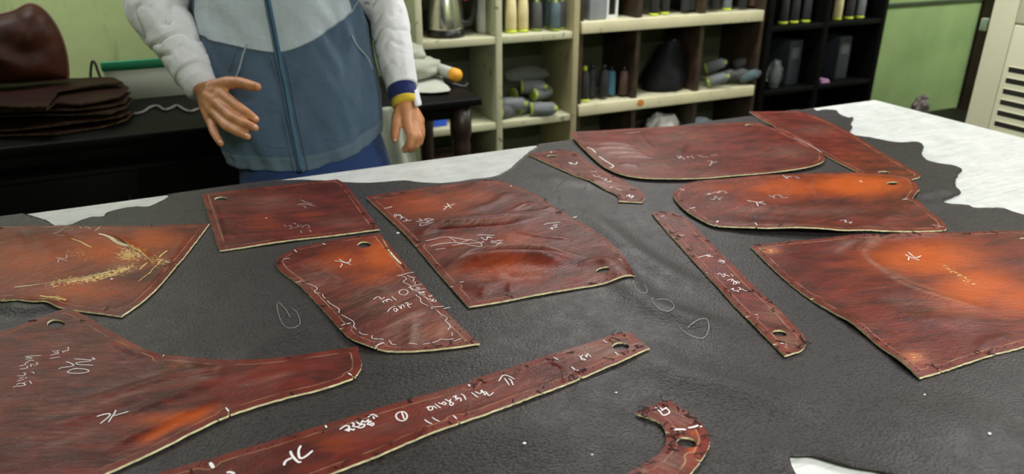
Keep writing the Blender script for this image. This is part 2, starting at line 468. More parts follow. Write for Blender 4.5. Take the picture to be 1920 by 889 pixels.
def ellipse_px(cu, cv, ru, rv, tilt, unproj, n=22, jag=0.0, seed=1):
    rnd = random.Random(seed); out = []
    for k in range(n):
        a = 2 * math.pi * k / n; r = 1 + rnd.uniform(-jag, jag)
        x, y = ru * math.cos(a) * r, rv * math.sin(a) * r
        out.append(unproj(cu + x * math.cos(tilt) - y * math.sin(tilt), cv + x * math.sin(tilt) + y * math.cos(tilt))[:2])
    return out
def ribbon(path, w, surf, lift=0.0008, h=0.0004):
    """a chalk line or crack lying on a surface: path in xy, surf gives z"""
    P = np.array(path); n = len(P)
    T = np.gradient(P, axis=0); T /= np.linalg.norm(T, axis=1)[:, None] + 1e-9
    N = np.stack([-T[:, 1], T[:, 0]], 1)
    prof = np.clip(np.minimum(np.arange(n), np.arange(n)[::-1]) * 0.5 + 0.45, 0, 1)[:, None] * w / 2
    rows = [P - N * prof, P, P + N * prof]
    Z = [surf(r) + lift for r in rows]; Z[1] = Z[1] + h
    V, F = [], []
    for k in range(3): V += [(r[0], r[1], z) for r, z in zip(rows[k], Z[k])]
    for i in range(n - 1):
        F += [(n + i, i, i + 1, n + i + 1), (2 * n + i, n + i, n + i + 1, 2 * n + i + 1)]
    return V, F
def stroke(pts_px, w, unproj, surf, **kw):
    W = [unproj(u, v) for u, v in pts_px]
    W = [(p[0], p[1], 0) for p in W]
    path = np.array(catmull(W, 6 if len(W) > 2 else 5))[:, :2]
    return ribbon(path, w, surf, **kw)

# ------------------------------------------------------------------ the black hide
ZH = TABLE_Z + HIDE_T
UH = lambda u, v: PZ(u, v, ZH)
edge_y = TY1 - 0.003
hide_px = [(-230, 470), (-60, 405), (0, 396), (40, 393), (48, 402), (90, 415), (100, 423), (118, 424), (133, 422), (144, 417), (169, 408), (194, 406), (205, 397), (248, 388), (277, 388), (299, 379),
           (318, 368), 'E320', 'E420', 'E514', (525, 339), (560, 338), (600, 339), (660, 343), (702, 343), (755, 339), (790, 343), (839, 344), (882, 338), (918, 334), (937, 328), (957, 316), (969, 305), (994, 284),
           (1010, 274), 'E1018', 'E1150', 'E1300', 'E1450', 'E1490', (1506, 207), (1523, 204), (1532, 208), (1544, 206), (1567, 207), (1574, 214), (1590, 221), (1600, 221), (1595, 233), (1598, 239), (1593, 248),
           (1602, 254), (1631, 258), (1681, 267), (1719, 266), (1732, 275), (1728, 287), (1737, 300), (1757, 306), (1789, 311), (1804, 318), (1797, 327), (1792, 338), (1792, 350), (1801, 362), (1789, 369),
           (1769, 379), (1778, 384), (1813, 385), (1827, 390), (1854, 390), (1883, 391), (1920, 403), (2050, 430), (2180, 520), (2200, 700)]
poly = []
for p in hide_px:
    if isinstance(p, str):
        u = float(p[1:]); v = 408 - 0.1347 * u; w = PZ(u, v, ZH); poly.append((w[0], edge_y, 0))
    else:
        w = UH(*p); poly.append((w[0], min(w[1], edge_y), 0))
poly += [(1.62, 0.26, 0), (1.1, 0.24, 0), (0.4, 0.22, 0), (-0.4, 0.24, 0), (-1.0, 0.35, 0), (-1.25, 0.7, 0)]
rnd = random.Random(4)
poly = catmull(poly, 4, True)
hp = []
for p in resample(poly, 0.012): hp.append((p[0] + rnd.uniform(-.0012, .0012), min(p[1] + rnd.uniform(-.0012, .0012), edge_y)))
tear = [UH(q[0], q[1])[:2] for q in catmull([(1480, 864, 0), (1500, 861, 0), (1525, 861, 0), (1560, 871, 0), (1600, 882, 0), (1660, 893, 0), (1690, 912, 0), (1630, 935, 0), (1540, 925, 0), (1495, 900, 0)], 4, True)]
SV, ST, SL = sheet(hp, [tear], 0.0095, 3)
def hide_top(P): return TABLE_Z + HIDE_T + hide_h(np.asarray(P))
# the tear's rim curls up a little
def hide_z(P): return hide_top(P) + 0.004 * np.exp(-(poly_dist(P, tear) / 0.012) ** 2)
zt = hide_z(SV); c0 = SV.mean(0)
hide_loc = (float(c0[0]), float(c0[1]), TABLE_Z)
n = len(SV)
V = [(x, y, z) for (x, y), z in zip(SV, zt)] + [(x, y, z - HIDE_T) for (x, y), z in zip(SV, zt)]
F = [tuple(int(i) for i in q) for q in ST]
for k, lp in enumerate(SL):
    for a, b in zip(lp, lp[1:] + lp[:1]): F.append((b, a, a + n, b + n))
hide = thing('hide', 'black pebbled leather hide with a ragged outline spread over the cutting table', 'leather hide', hide_loc)
make('grain_side', (V, F), M_HIDE, hide)
C19 = lambda ox, oy, L: [[(ox + x / 10.0, oy + y / 10.0) for x, y in s] for s in L]
C66 = lambda ox, oy, L: [[(ox + x / 6.667, oy + y / 6.667) for x, y in s] for s in L]
loops = [C19(1170, 520, [[(185, 145), (165, 200), (200, 290), (280, 380), (375, 405), (425, 360), (415, 270), (375, 205)], [(220, 195), (250, 192)]]),
         C19(1170, 520, [[(545, 480), (515, 520), (570, 620), (680, 700), (830, 742), (915, 690), (925, 600), (880, 500), (800, 465), (700, 480), (600, 520)]]),
         [[(1272, 617), (1290, 631), (1317, 638), (1328, 624), (1322, 608), (1297, 615), (1288, 622)]],
         C19(480, 560, [[(420, 90), (520, 190), (590, 280), (645, 385)], [(395, 120), (410, 250), (480, 460), (600, 600), (720, 615), (820, 540), (825, 430), (780, 300), (670, 205)]]),
         C66(980, 275, [[(540, 440), (450, 490), (430, 550), (460, 570)], [(800, 480), (780, 530), (740, 550)]]), C66(980, 275, [[(440, 635), (470, 680), (455, 720)]])]
for k, S in enumerate(loops):
    vf = join(*[stroke(s, 0.0007 if k < 4 else 0.0013, UH, hide_z, lift=.0013) for s in S])
    make('chalk_loop', vf, mat('thin_chalk', (.50, .49, .50), .9) if k < 4 else mat('rubbed_chalk', (0.09, 0.09, 0.09), 0.9), hide, label='thin white chalk loop')
specks = []
for u, v, r in [(746, 440, .004), (1155, 739, .0022), (983, 838, .0028), (1733, 743, .002), (1853, 820, .003), (620, 365, .002), (1110, 855, .0018), (545, 300, .0)]:
    if r: w = UH(u, v); specks.append(ellipsoid((w[0], w[1], float(hide_z(np.array([w[:2]]))[0]) + r * .3), (r, r * .7, r * .45), 8, 5, lambda d: .3 * noise.noise(Vector(d) * 3)))
for sp in specks: make('chalk_crumb', sp, M_CHALK, hide)
# ------------------------------------------------------------------ oxblood leather pattern pieces
UP = lambda u, v: PZ(u, v, TABLE_Z + HIDE_T + 0.0015 + LEA_T)
C8 = lambda ox, oy, L: [[(ox + x / 8.0, oy + y / 8.0) for x, y in s] for s in L]
def px2(L): return [UP(u, v)[:2] for u, v in L]
ALL_PIECES = []
def piece(name, label, outline, holes=(), notches=(), flow=0.0, worn=(), scuff_glint=(), flakes=(), ridges=(), lifts=(), layer=0.0,
          chalk=(), cracks=(), threads=12, step=0.0055, seed=1, stitch=0, base_worn=0.0):
    poly = resample(smooth_outline(list(outline), UP), 0.006)
    rnd = random.Random(seed * 17 + 3)
    if area2(poly) < 0: poly = poly[::-1]
    poly = [(p[0] + rnd.uniform(-.0006, .0006), p[1] + rnd.uniform(-.0006, .0006)) for p in poly]
    poly = cut_notches(poly, px2(notches))
    hl = [ellipse_px(*h, UP, jag=0.06, seed=seed + i) for i, h in enumerate(holes)]
    V2, T, L = sheet(poly, hl, step, seed)
    rg = [(px2(pl), h, w) for pl, h, w in ridges]
    lf = [(np.array(UP(u, v)[:2]), r, h) for u, v, r, h in lifts]
    off = seed * 1.37
    def surf(P):
        P = np.asarray(P, float)
        z = TABLE_Z + HIDE_T + LEA_T + 0.0012 + layer + hide_h(P)
        z = z + 0.0007 * (1 + np.sin(P[:, 0] * 38 + off + 2 * np.sin(P[:, 1] * 17)) * np.sin(P[:, 1] * 31 + off * 2))
        for pl, h, w in rg: z = z + bumpline(P, pl, h, w)
        for c, r, h in lf: z = z + h * np.exp(-((P - c) ** 2).sum(1) / r ** 2)
        return z
    z = surf(V2); n = len(V2); c = V2.mean(0)
    loc = (float(c[0]), float(c[1]), float(z.min()) - LEA_T)
    root = thing(name, label, 'leather piece', loc, 'oxblood leather pattern pieces')
    ob = make('grain_side', ([(x, y, q) for (x, y), q in zip(V2, z)], [tuple(int(i) for i in f) for f in T]), M_LEATHER, root)
    me = ob.data; fa = math.radians(flow)
    bend = 0.02 * np.sin(V2[:, 0] * 14 + off)
    fx = V2[:, 0] * math.cos(fa) + V2[:, 1] * math.sin(fa); fy = -V2[:, 0] * math.sin(fa) + V2[:, 1] * math.cos(fa)
    set_attr(me, 'flow', np.stack([fx, fy + bend * 0.5, np.full(n, off)], 1))
    d = poly_dist(V2, poly)
    for h in hl: d = np.minimum(d, poly_dist(V2, h) + 0.016)
    set_attr(me, 'dist', d)
    def blobs(L):
        a = np.zeros(n)
        for b in L:
            if isinstance(b[0], (list, tuple)):
                a = np.maximum(a, bumpline(V2, px2(b[0]), b[1], b[2]))
            else:
                u, v, ru, rv, s = b       # radii in photo pixels, turned into lengths on the sheet
                C = np.array(UP(u, v)[:2]); eu = np.array(UP(u + ru, v)[:2]) - C; ev = np.array(UP(u, v - rv)[:2]) - C
                q = np.linalg.solve(np.stack([eu, ev], 1), (V2 - C).T)
                a = np.maximum(a, s * np.exp(-(q ** 2).sum(0)))
        return a
    set_attr(me, 'worn', np.clip(blobs(worn) + base_worn, 0, 1.2)); set_attr(me, 'scuff_glint', blobs(scuff_glint)); set_attr(me, 'flake', blobs(flakes))
    # cut edge and flesh side
    EV = [(x, y, q) for (x, y), q in zip(V2, z)] + [(x, y, q - LEA_T) for (x, y), q in zip(V2, z)]
    EF = []
    for lp in L:
        for a, b in zip(lp, lp[1:] + lp[:1]): EF.append((b, a, a + n, b + n))
    EF += [tuple(int(i) + n for i in f[::-1]) for f in T]
    make('raw_edge', (EV, EF), M_RAW, root, smooth=False, label='pale raw cut edge')
    for item in chalk:
        S, w = item[0], item[1]; m = item[2] if len(item) > 2 else M_CHALK
        make('chalk_mark', join(*[stroke(s, w * .88, UP, surf) for s in S]), m, root, label='white chalk handwriting' if len(S) > 1 else None)
    for S, w, m in cracks:
        for s in S: make('crack', stroke(s, w, UP, surf, lift=0.0005), m, root, label='crack in the grain')
    # loose ends of black seam thread, and stitch holes
    A = np.array(poly); parts = []
    ctr = A.mean(0)
    def inward(k):
        a, b = A[k - 1], A[(k + 1) % len(A)]; e = b - a; e /= np.linalg.norm(e) + 1e-9
        return np.array([-e[1], e[0]]), e
    for i in range(threads):
        k = rnd.randrange(len(A)); nn, e = inward(k); p = A[k] + nn * rnd.uniform(.004, .011)
        ang = rnd.uniform(0, 6.28); pts = []; hh = rnd.choice([0, 0, .002])
        for j in range(rnd.randint(3, 6)):
            zz = float(surf(p[None])[0]) + .0011 + hh * j * 0.6
            pts.append((p[0], p[1], zz)); ang += rnd.uniform(-1.3, 1.3)
            p = p + np.array([math.cos(ang), math.sin(ang)]) * rnd.uniform(.002, .0048)
        parts.append(tube(catmull(pts, 3), rnd.uniform(.0005, .0008), 5))
    if stitch:
        k = 0; acc = 0
        while k < len(A):
            if rnd.random() < stitch:
                nn, e = inward(k); p = A[k] + nn * 0.0085; q = p + e * .0016
                zz = float(surf(p[None])[0]) + .0007
                parts.append(tube([(p[0], p[1], zz), ((p[0] + q[0]) / 2, (p[1] + q[1]) / 2, zz + .0004), (q[0], q[1], zz)], .0006, 5))
            k += 1
    if parts: make('loose_thread', join(*parts), M_THREAD, root, kind='stuff', label='loose ends of black seam thread')
    return root
def area2(p): return sum(a[0] * b[1] - b[0] * a[1] for a, b in zip(p, p[1:] + p[:1]))
M_CRACK = mat('bared_hide', (0.66, 0.50, 0.19), 0.85, 0.3, 200)
M_CRACKW = mat('bared_pale_hide', (0.78, 0.70, 0.46), 0.85, 0.2, 200)
M_SLIT = mat('slit_shadow_gap', (0.01, 0.008, 0.006), 0.9)
B, TK, TH = 0.0026, 0.0017, 0.0012

piece('leather_piece', 'worn orange leather piece with yellow cracks at the left edge of the table',
      [(-75, 430, 1), (0, 426), (100, 425), (190, 425), (300, 424), (393, 420, 1), (370, 450), (345, 482), (318, 515), (290, 547), (262, 570), (228, 593, 1), (150, 583), (80, 573), (0, 563), (-95, 553, 1)],
      notches=[(335, 497), (7, 563)], flow=20, seed=1, base_worn=0.0, threads=4,
      worn=[(60, 490, 150, 55, .66), (200, 470, 130, 40, .8), (290, 450, 70, 26, .82), (150, 545, 130, 26, .75)],
      scuff_glint=[(235, 500, 30, 12, .7), (150, 430, 120, 6, .4)],
      flakes=[([(60, 537), (170, 524), (230, 507), (285, 490)], 1.0, .022), (245, 478, 34, 16, 1.0), (100, 561, 32, 8, .9), (298, 490, 22, 14, .8), (150, 480, 40, 16, .45)],
      ridges=[([(30, 541), (120, 533), (210, 512), (270, 494)], .003, .006), ([(187, 442), (230, 455), (285, 490)], .005, .008), ([(60, 440), (90, 480), (60, 520)], .003, .02),
              ([(330, 430), (345, 450), (310, 500), (270, 545), (230, 580)], .002, .008), ([(45, 432), (60, 462)], -.003, .008), ([(120, 432), (150, 455)], -.003, .008)],
      chalk=[(C19(0, 410, [[(1060, 770), (1240, 770), (1260, 700)], [(1095, 855), (1110, 800), (1150, 790), (1270, 825)]]), TH),
             (C19(0, 410, [[(1010, 310), (1100, 280), (1220, 195)], [(1050, 310), (1120, 345), (1240, 335)], [(50, 175), (230, 185), (460, 190)], [(740, 185), (1000, 185), (1150, 175)], [(1200, 170), (1300, 185)], [(0, 490), (50, 480), (75, 490)], [(1340, 240), (1370, 230)]]), .001, M_CHALKT),
             (C19(0, 410, [[(1785, 255), (1890, 165)], [(1590, 175), (1660, 185), (1700, 220)], [(1490, 170), (1540, 200)]]), TH), (C8(180, 420, [[(1040, 565), (1080, 605), (1120, 605)]]), TK), ([[(208, 525), (212, 526)]], .005)],
      cracks=[(C19(0, 410, [[(1345, 380), (1480, 440), (1620, 510), (1720, 560)]]), .0034, M_CRACK), (C8(180, 420, [[(45, 160), (170, 200), (330, 300), (490, 360)]]), .0055, M_CRACKW),
              (C8(180, 420, [[(150, 172), (300, 228), (480, 345)]]), .0022, M_SLIT), (C8(180, 420, [[(480, 350), (650, 440), (840, 570)], [(1000, 530), (950, 600), (850, 700), (800, 760), (700, 830), (640, 889)]]), .0022, M_CRACK),
              (C8(180, 420, [[(1070, 410), (1000, 460), (940, 520)], [(770, 600), (720, 640), (660, 705)]]), .004, M_CRACK), ([[(27, 540), (70, 537), (120, 531), (160, 524), (215, 511)]], .004, M_CRACKW), ([[(75, 556), (90, 559), (125, 566)]], .004, M_CRACK)])

piece('leather_piece', 'large winged dark red leather piece with a round hole, lower left corner',
      [(-190, 705, 1), (-60, 648), (0, 625), (60, 602), (128, 578, 1), (150, 588), (190, 611), (222, 630), (274, 657), (307, 667), (342, 671), (397, 677), (462, 678), (540, 671), (625, 658), (671, 652, 1), (677, 674), (677, 694), (667, 709, 1), (661, 712), (602, 732), (527, 751), (436, 779), (365, 811), (300, 844), (195, 891), (60, 955, 1), (-150, 985, 1)],
      holes=[(105, 608, 17, 8.5, 0)], notches=[(664, 711), (430, 780), (310, 667)], flow=-14, seed=2, threads=10,
      worn=[(330, 790, 100, 18, .75), ([(230, 850), (330, 800), (430, 755)], .9, .012), (330, 690, 30, 12, .5), (230, 650, 50, 15, .4)],
      scuff_glint=[(370, 708, 30, 9, .6), ([(325, 672), (355, 690), (350, 712)], .8, .006), ([(420, 684), (395, 706), (365, 716)], .8, .005), ([(60, 790), (250, 740), (400, 690)], .6, .007), ([(150, 745), (260, 712), (330, 690)], .5, .006), ([(440, 730), (560, 700)], .5, .006), ([(60, 850), (200, 800)], .5, .006), ([(215, 634), (250, 652), (290, 668)], .9, .004)],
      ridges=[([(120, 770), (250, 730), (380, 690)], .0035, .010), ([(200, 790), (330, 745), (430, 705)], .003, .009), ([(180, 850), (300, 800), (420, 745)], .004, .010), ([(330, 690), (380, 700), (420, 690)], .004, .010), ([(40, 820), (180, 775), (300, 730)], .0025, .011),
              ([(420, 720), (500, 700), (600, 680)], .0025, .010), ([(205, 640), (250, 662), (300, 676)], .004, .006), ([(500, 730), (600, 705)], .002, .010)],
      chalk=[(C19(10, 640, [[(378, 322), (480, 300), (680, 290)], [(378, 318), (440, 325), (510, 335), (440, 350), (385, 360)], [(550, 385), (470, 380), (430, 405), (380, 440), (390, 465)], [(270, 490), (380, 465)], [(400, 490), (430, 510), (380, 535), (280, 548)], [(490, 505), (485, 460), (530, 455)],
                             [(545, 470), (590, 465), (615, 445), (590, 425), (575, 430)], [(345, 615), (375, 625), (365, 665), (225, 680)], [(265, 725), (350, 700)], [(225, 775), (370, 735)], [(385, 700), (410, 725)], [(460, 765), (505, 830)], [(490, 600), (530, 605), (545, 635)],
                             [(215, 840), (260, 815), (340, 815), (385, 845), (320, 860), (200, 870), (150, 888)], [(380, 845), (355, 810), (390, 785)]]), .0013),
             (C19(10, 640, [[(880, 215), (1030, 200)], [(985, 215), (1000, 255), (965, 265), (850, 290)], [(915, 245), (980, 235)], [(835, 348), (1030, 322)], [(1075, 205), (1100, 235), (1130, 210), (1180, 205), (1190, 170), (1178, 130)]]), .0013),
             (C19(10, 640, [[(1300, 360), (1430, 372), (1580, 385), (1685, 370), (1630, 340)], [(1610, 395), (1580, 410), (1400, 425), (1330, 445), (1400, 470), (1660, 482)], [(1145, 410), (1230, 440), (1290, 480), (1250, 500), (1120, 515), (1040, 530), (1008, 552)],
                             [(1350, 535), (1250, 560), (1175, 610), (1250, 630), (1400, 635), (1530, 615), (1575, 585), (1500, 555), (1350, 545), (1270, 555)]]), .0017),
             (C19(150, 740, [[(320, 440), (450, 400), (540, 385), (570, 400), (530, 450), (380, 570)], [(680, 320), (640, 400), (600, 450), (535, 545)], [(640, 430), (720, 410), (925, 365)]]), .0022),
             ([[(424, 768), (430, 776)]], B), ([[(653, 703), (660, 708)]], B)])

piece('leather_piece', 'four-sided dark red leather piece nearest the man, with a corner hole',
      [(379, 366, 1), (500, 352), (600, 341), (632, 337, 1), (648, 346), (665, 368), (690, 402), (712, 432, 1), (650, 440), (560, 450), (412, 470, 1), (398, 428)],
      holes=[(415, 375, 12, 4, 0)], flow=-8, seed=3, threads=5, stitch=.3, worn=[(500, 420, 60, 25, .35), (580, 405, 50, 20, .3)],
      scuff_glint=[(510, 380, 60, 14, .5), (640, 420, 40, 12, .4)], ridges=[([(398, 378), (412, 420), (422, 462)], .002, .004), ([(425, 462), (560, 442), (700, 426)], .002, .004), ([(640, 345), (680, 395), (706, 428)], .002, .004)],
      chalk=[(C19(480, 360, [[(835, 165), (950, 215), (1060, 235)], [(795, 262), (900, 240), (1130, 280)], [(885, 275), (955, 320)]]), .0017, M_CHALKT),
             (C19(480, 360, [[(525, 645), (575, 685)], [(600, 670), (650, 655), (660, 690)], [(625, 720), (710, 690)], [(690, 625), (740, 615), (745, 640)], [(735, 695), (860, 650)], [(770, 655), (800, 635)], [(870, 700), (890, 665), (960, 645), (1005, 670), (980, 705)], [(835, 740), (865, 815)], [(990, 750), (1020, 745), (1040, 795)]]), .0013, M_CHALKT),
             ([[(498.7, 410.3), (500.7, 411)]], .004)])

piece('leather_piece', 'round-cornered leather piece with an orange top and wavy chalk lines, left of centre',
      [(712, 441, 1), (750, 485), (800, 545), (850, 600), (900, 649, 1), (850, 656), (790, 661), (735, 661), (698, 655), (670, 645), (652, 634), (640, 622), (600, 576), (560, 535), (530, 511), (518, 496), (520, 487), (535, 477), (560, 466), (610, 455), (660, 447)],
      holes=[(683, 461, 13, 5.5, 0)], notches=[(638, 621), (705, 657)], flow=15, seed=4, threads=22, stitch=.12,
      worn=[(720, 480, 60, 35, 1.15), (650, 490, 70, 30, .75), (700, 520, 70, 20, .6), (820, 620, 40, 20, .45)],
      scuff_glint=[(800, 620, 80, 30, .9), (720, 560, 100, 30, .55), (590, 530, 40, 20, .7), ([(690, 640), (740, 610), (800, 578)], 1.0, .010), ([(560, 490), (600, 500), (640, 560)], .5, .02)],
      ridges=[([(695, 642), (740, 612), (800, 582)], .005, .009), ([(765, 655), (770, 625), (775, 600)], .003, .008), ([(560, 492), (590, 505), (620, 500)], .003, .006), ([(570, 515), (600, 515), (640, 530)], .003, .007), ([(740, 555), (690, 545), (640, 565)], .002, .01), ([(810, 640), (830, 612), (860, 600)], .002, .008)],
      lifts=[(680, 650, .03, .004), (645, 625, .02, .003)],
      chalk=[(C19(600, 470, [[(270, 213), (420, 240), (590, 290)], [(360, 180), (440, 235), (520, 260)], [(520, 255), (560, 230), (580, 175)], [(405, 268), (415, 300), (385, 325), (400, 348)]]), .002),
             (C19(600, 470, [[(1560, 755), (1500, 785), (1485, 830), (1530, 860), (1600, 865), (1650, 820), (1630, 775), (1570, 755)]]), .0016),
             (C19(700, 505, [[(445, 145), (520, 130), (640, 95), (760, 75)], [(520, 140), (590, 165), (625, 205), (580, 230), (565, 260), (620, 290), (690, 330), (690, 350)], [(640, 125), (720, 180), (760, 205), (745, 240), (785, 270), (795, 310)], [(700, 165), (795, 175)], [(690, 360), (760, 335), (915, 305)],
                              [(655, 375), (690, 360), (740, 405), (800, 415)], [(690, 370), (730, 415), (760, 430)], [(830, 365), (805, 385), (850, 395), (865, 370), (830, 365)], [(775, 430), (860, 410), (990, 395)], [(800, 440), (870, 465), (920, 470), (850, 495)], [(845, 485), (880, 455)], [(930, 450), (915, 480), (950, 480), (940, 450), (990, 465)],
                              [(870, 500), (925, 520), (980, 505)], [(940, 555), (1000, 575), (1020, 600), (1080, 590)], [(1040, 520), (1060, 555), (1100, 530), (1070, 520)], [(1060, 600), (1100, 640), (1130, 600), (1100, 620), (1150, 650), (1180, 635), (1150, 610)], [(795, 505), (830, 545), (880, 580), (890, 640), (940, 680), (1035, 718)]]), .0014),
             (C19(700, 505, [[(1080, 742), (1330, 728)], [(1075, 765), (1120, 765)], [(1320, 770), (1440, 748)]]), .0018),
             (C19(700, 505, [[(0, 605), (70, 555), (120, 560), (145, 595), (215, 560)], [(165, 620), (205, 665)], [(180, 640), (250, 605), (300, 585)], [(240, 600), (265, 650)], [(255, 610), (320, 600), (360, 625)], [(345, 540), (440, 625)], [(265, 835), (320, 760), (415, 718)], [(375, 790), (410, 760), (440, 770), (430, 825), (380, 795)], [(440, 770), (470, 800)],
                              [(470, 710), (530, 770), (520, 715), (560, 695), (590, 750)], [(590, 680), (630, 655), (655, 680), (640, 705), (700, 755)], [(650, 705), (730, 675)]]), .0017),
             (C19(720, 570, [[(1000, 155), (1070, 225), (1160, 270), (1185, 315), (1155, 370), (1245, 455), (1200, 510), (1215, 525)], [(1270, 560), (1285, 635)], [(465, 775), (560, 775), (630, 785)], [(725, 785), (850, 770), (990, 735), (1070, 695), (1180, 705), (1310, 690)], [(1310, 745), (1455, 685)]]), .0013),
             (C19(560, 520, [[(180, 160), (260, 180), (330, 215), (350, 250), (295, 290), (340, 320), (410, 330)], [(450, 345), (465, 390), (510, 435)], [(535, 465), (590, 520), (720, 600), (765, 645), (755, 690), (768, 705)]]) + C19(600, 580, [[(400, 138), (600, 245), (645, 300), (635, 360), (685, 418)], [(735, 465), (790, 505), (900, 525)], [(990, 545), (975, 590), (1010, 610), (1200, 600)], [(1285, 605), (1320, 640), (1350, 680), (1430, 688)]]), .0013),
             (C19(600, 580, [[(380, 355), (450, 325), (580, 295)]]), .0022), (C19(600, 580, [[(1040, 750), (1110, 705), (1205, 660)]]), .0022), ([[(552, 471), (557, 476)]], B), ([[(605, 459), (611, 461)]], B), ([[(531, 488), (544, 487)]], TH), ([[(553, 533), (566, 530)]], TH)],
      cracks=[([[(728, 470), (737, 481), (748, 493), (752, 497)]], .004, M_CRACKW), ([[(718, 452), (727, 468)]], .0018, M_CRACK)])

piece('leather_piece', 'fan-shaped leather piece with two tall swelling folds at the centre of the table',
      [(687, 370, 1), (760, 358), (830, 349), (900, 341), (930, 340), (960, 348), (1000, 364), (1050, 395), (1100, 425), (1140, 455), (1170, 485), (1190, 523, 1), (1100, 537), (1000, 555), (940, 567), (879, 577, 1), (850, 545), (800, 486), (760, 441), (720, 402)],
      holes=[(1130, 510, 13, 5, 0)], notches=[(848, 540), (780, 462)], flow=8, seed=5, step=.0042, threads=26, stitch=.08,
      worn=[(800, 385, 90, 25, .65), (860, 460, 90, 30, .4), (950, 510, 110, 25, .6), (880, 370, 70, 18, .55), (960, 450, 60, 20, .5)],
      scuff_glint=[([(782, 449), (820, 431), (880, 425), (950, 419), (1015, 405)], 1.0, .005), ([(830, 509), (880, 483), (930, 473), (1000, 471), (1095, 485)], 1.0, .005), (850, 512, 18, 12, .5), ([(960, 434), (1020, 446), (1090, 452)], .6, .004), ([(930, 412), (965, 398), (1000, 380)], .6, .004), ([(690, 371), (720, 373), (750, 372)], .6, .003)],  # pale lines on the two tall crests paint their highlights; the rest is rubbing
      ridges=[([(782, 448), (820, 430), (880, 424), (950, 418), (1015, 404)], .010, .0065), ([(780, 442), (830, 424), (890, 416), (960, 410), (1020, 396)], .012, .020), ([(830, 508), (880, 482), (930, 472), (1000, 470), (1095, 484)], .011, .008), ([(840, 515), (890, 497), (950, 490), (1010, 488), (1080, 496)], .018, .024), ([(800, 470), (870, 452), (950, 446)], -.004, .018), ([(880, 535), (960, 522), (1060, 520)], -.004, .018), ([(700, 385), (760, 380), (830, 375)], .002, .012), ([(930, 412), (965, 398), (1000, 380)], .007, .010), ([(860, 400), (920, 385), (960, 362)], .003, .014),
              ([(1000, 400), (1020, 398), (1040, 388)], .004, .007), ([(960, 434), (1020, 446), (1090, 452)], .004, .008), ([(870, 545), (920, 535), (960, 520)], .005, .02), ([(1080, 500), (1120, 492), (1150, 500)], .004, .012), ([(900, 560), (915, 540)], .003, .007), ([(955, 552), (960, 530)], .003, .007)],
      lifts=[(940, 495, .05, .006)],
      chalk=[(C19(680, 360, [[(400, 330), (555, 295)]]), .0024), (C19(680, 360, [[(1510, 360), (1590, 300), (1735, 250)], [(1585, 235), (1620, 290), (1665, 330)], [(1530, 290), (1590, 305)]]), .0023),
             (C19(680, 360, [[(585, 440), (640, 450), (610, 490), (590, 455)], [(650, 470), (730, 450)], [(660, 440), (760, 500)], [(690, 540), (740, 510), (720, 490), (800, 510)], [(755, 580), (830, 560), (810, 530), (850, 560), (910, 555)]]), .0017),
             (C19(680, 360, [[(1000, 582), (1140, 555)], [(1055, 520), (1120, 560)], [(1150, 540), (1230, 520), (1330, 545), (1250, 560), (1160, 550)], [(1070, 610), (1120, 600), (1190, 600), (1240, 570)], [(1075, 615), (1100, 660), (1355, 630)], [(1190, 605), (1300, 605)]]), .0017),
             (C19(780, 420, [[(180, 350), (350, 310), (480, 280), (600, 270)], [(600, 270), (680, 300), (800, 360), (930, 395), (1050, 430), (1180, 450), (1235, 430), (1210, 380), (1130, 325), (1020, 290), (930, 320), (780, 375)], [(265, 440), (450, 385), (600, 360), (770, 345)], [(365, 505), (470, 490), (555, 485)], [(680, 410), (850, 395), (1080, 375), (1240, 360), (1275, 340), (1230, 325)], [(610, 270), (800, 285), (1010, 300)]]), .0014),
             (C19(780, 420, [[(1150, 222), (1300, 215), (1475, 225)], [(1215, 250), (1320, 290), (1340, 240), (1440, 265)], [(1320, 250), (1420, 250)], [(1390, 355), (1480, 340), (1645, 330)], [(1410, 315), (1450, 350)], [(1530, 320), (1600, 340)], [(1420, 390), (1490, 370), (1550, 385), (1600, 365)], [(1480, 430), (1560, 395), (1625, 395)]]), .0018),
             (C19(940, 380, [[(795, 425), (880, 400), (1000, 390), (1100, 370)], [(895, 488), (960, 510), (940, 470), (1000, 480), (1040, 450), (970, 440), (1060, 415)]]), .0021), (C19(940, 380, [[(1345, 300), (1415, 280)]]), .003), ([[(1159, 493), (1166, 495)]], TK), ([[(862, 532), (870, 531)]], TK), ([[(957, 350), (960, 352)]], B)])

piece('leather_piece', 'short tongue-shaped leather strip with a notched end, behind the fan-shaped piece',
      [(989, 289, 1), (1025, 306), (1070, 326), (1137, 356), (1155, 365), (1159, 371, 1), (1160, 378, 1), (1205, 380, 1), (1209, 369), (1203, 359), (1175, 342), (1137, 324), (1107, 307), (1085, 291), (1067, 284), (1047, 282), (1002, 288)],
      holes=[(1035, 294, 9, 2.5, 0)], flow=-25, seed=6, threads=18, base_worn=.12, scuff_glint=[(1140, 345, 40, 10, .5)],
      chalk=[(C66(980, 275, [[(575, 205), (610, 235), (600, 215), (660, 235), (680, 205)]]), .003), (C66(980, 275, [[(845, 315), (930, 325)], [(880, 365), (920, 390), (970, 380)], [(960, 415), (1010, 410), (1050, 425), (1020, 450)], [(1000, 445), (1080, 465), (1110, 445)], [(1085, 525), (1120, 515)], [(1160, 530), (1240, 555)]]), .0026),
             (C66(980, 275, [[(1290, 635), (1340, 610), (1330, 640), (1385, 625), (1350, 660)]]), .003), ([[(1032, 286), (1035, 288)]], .004)])

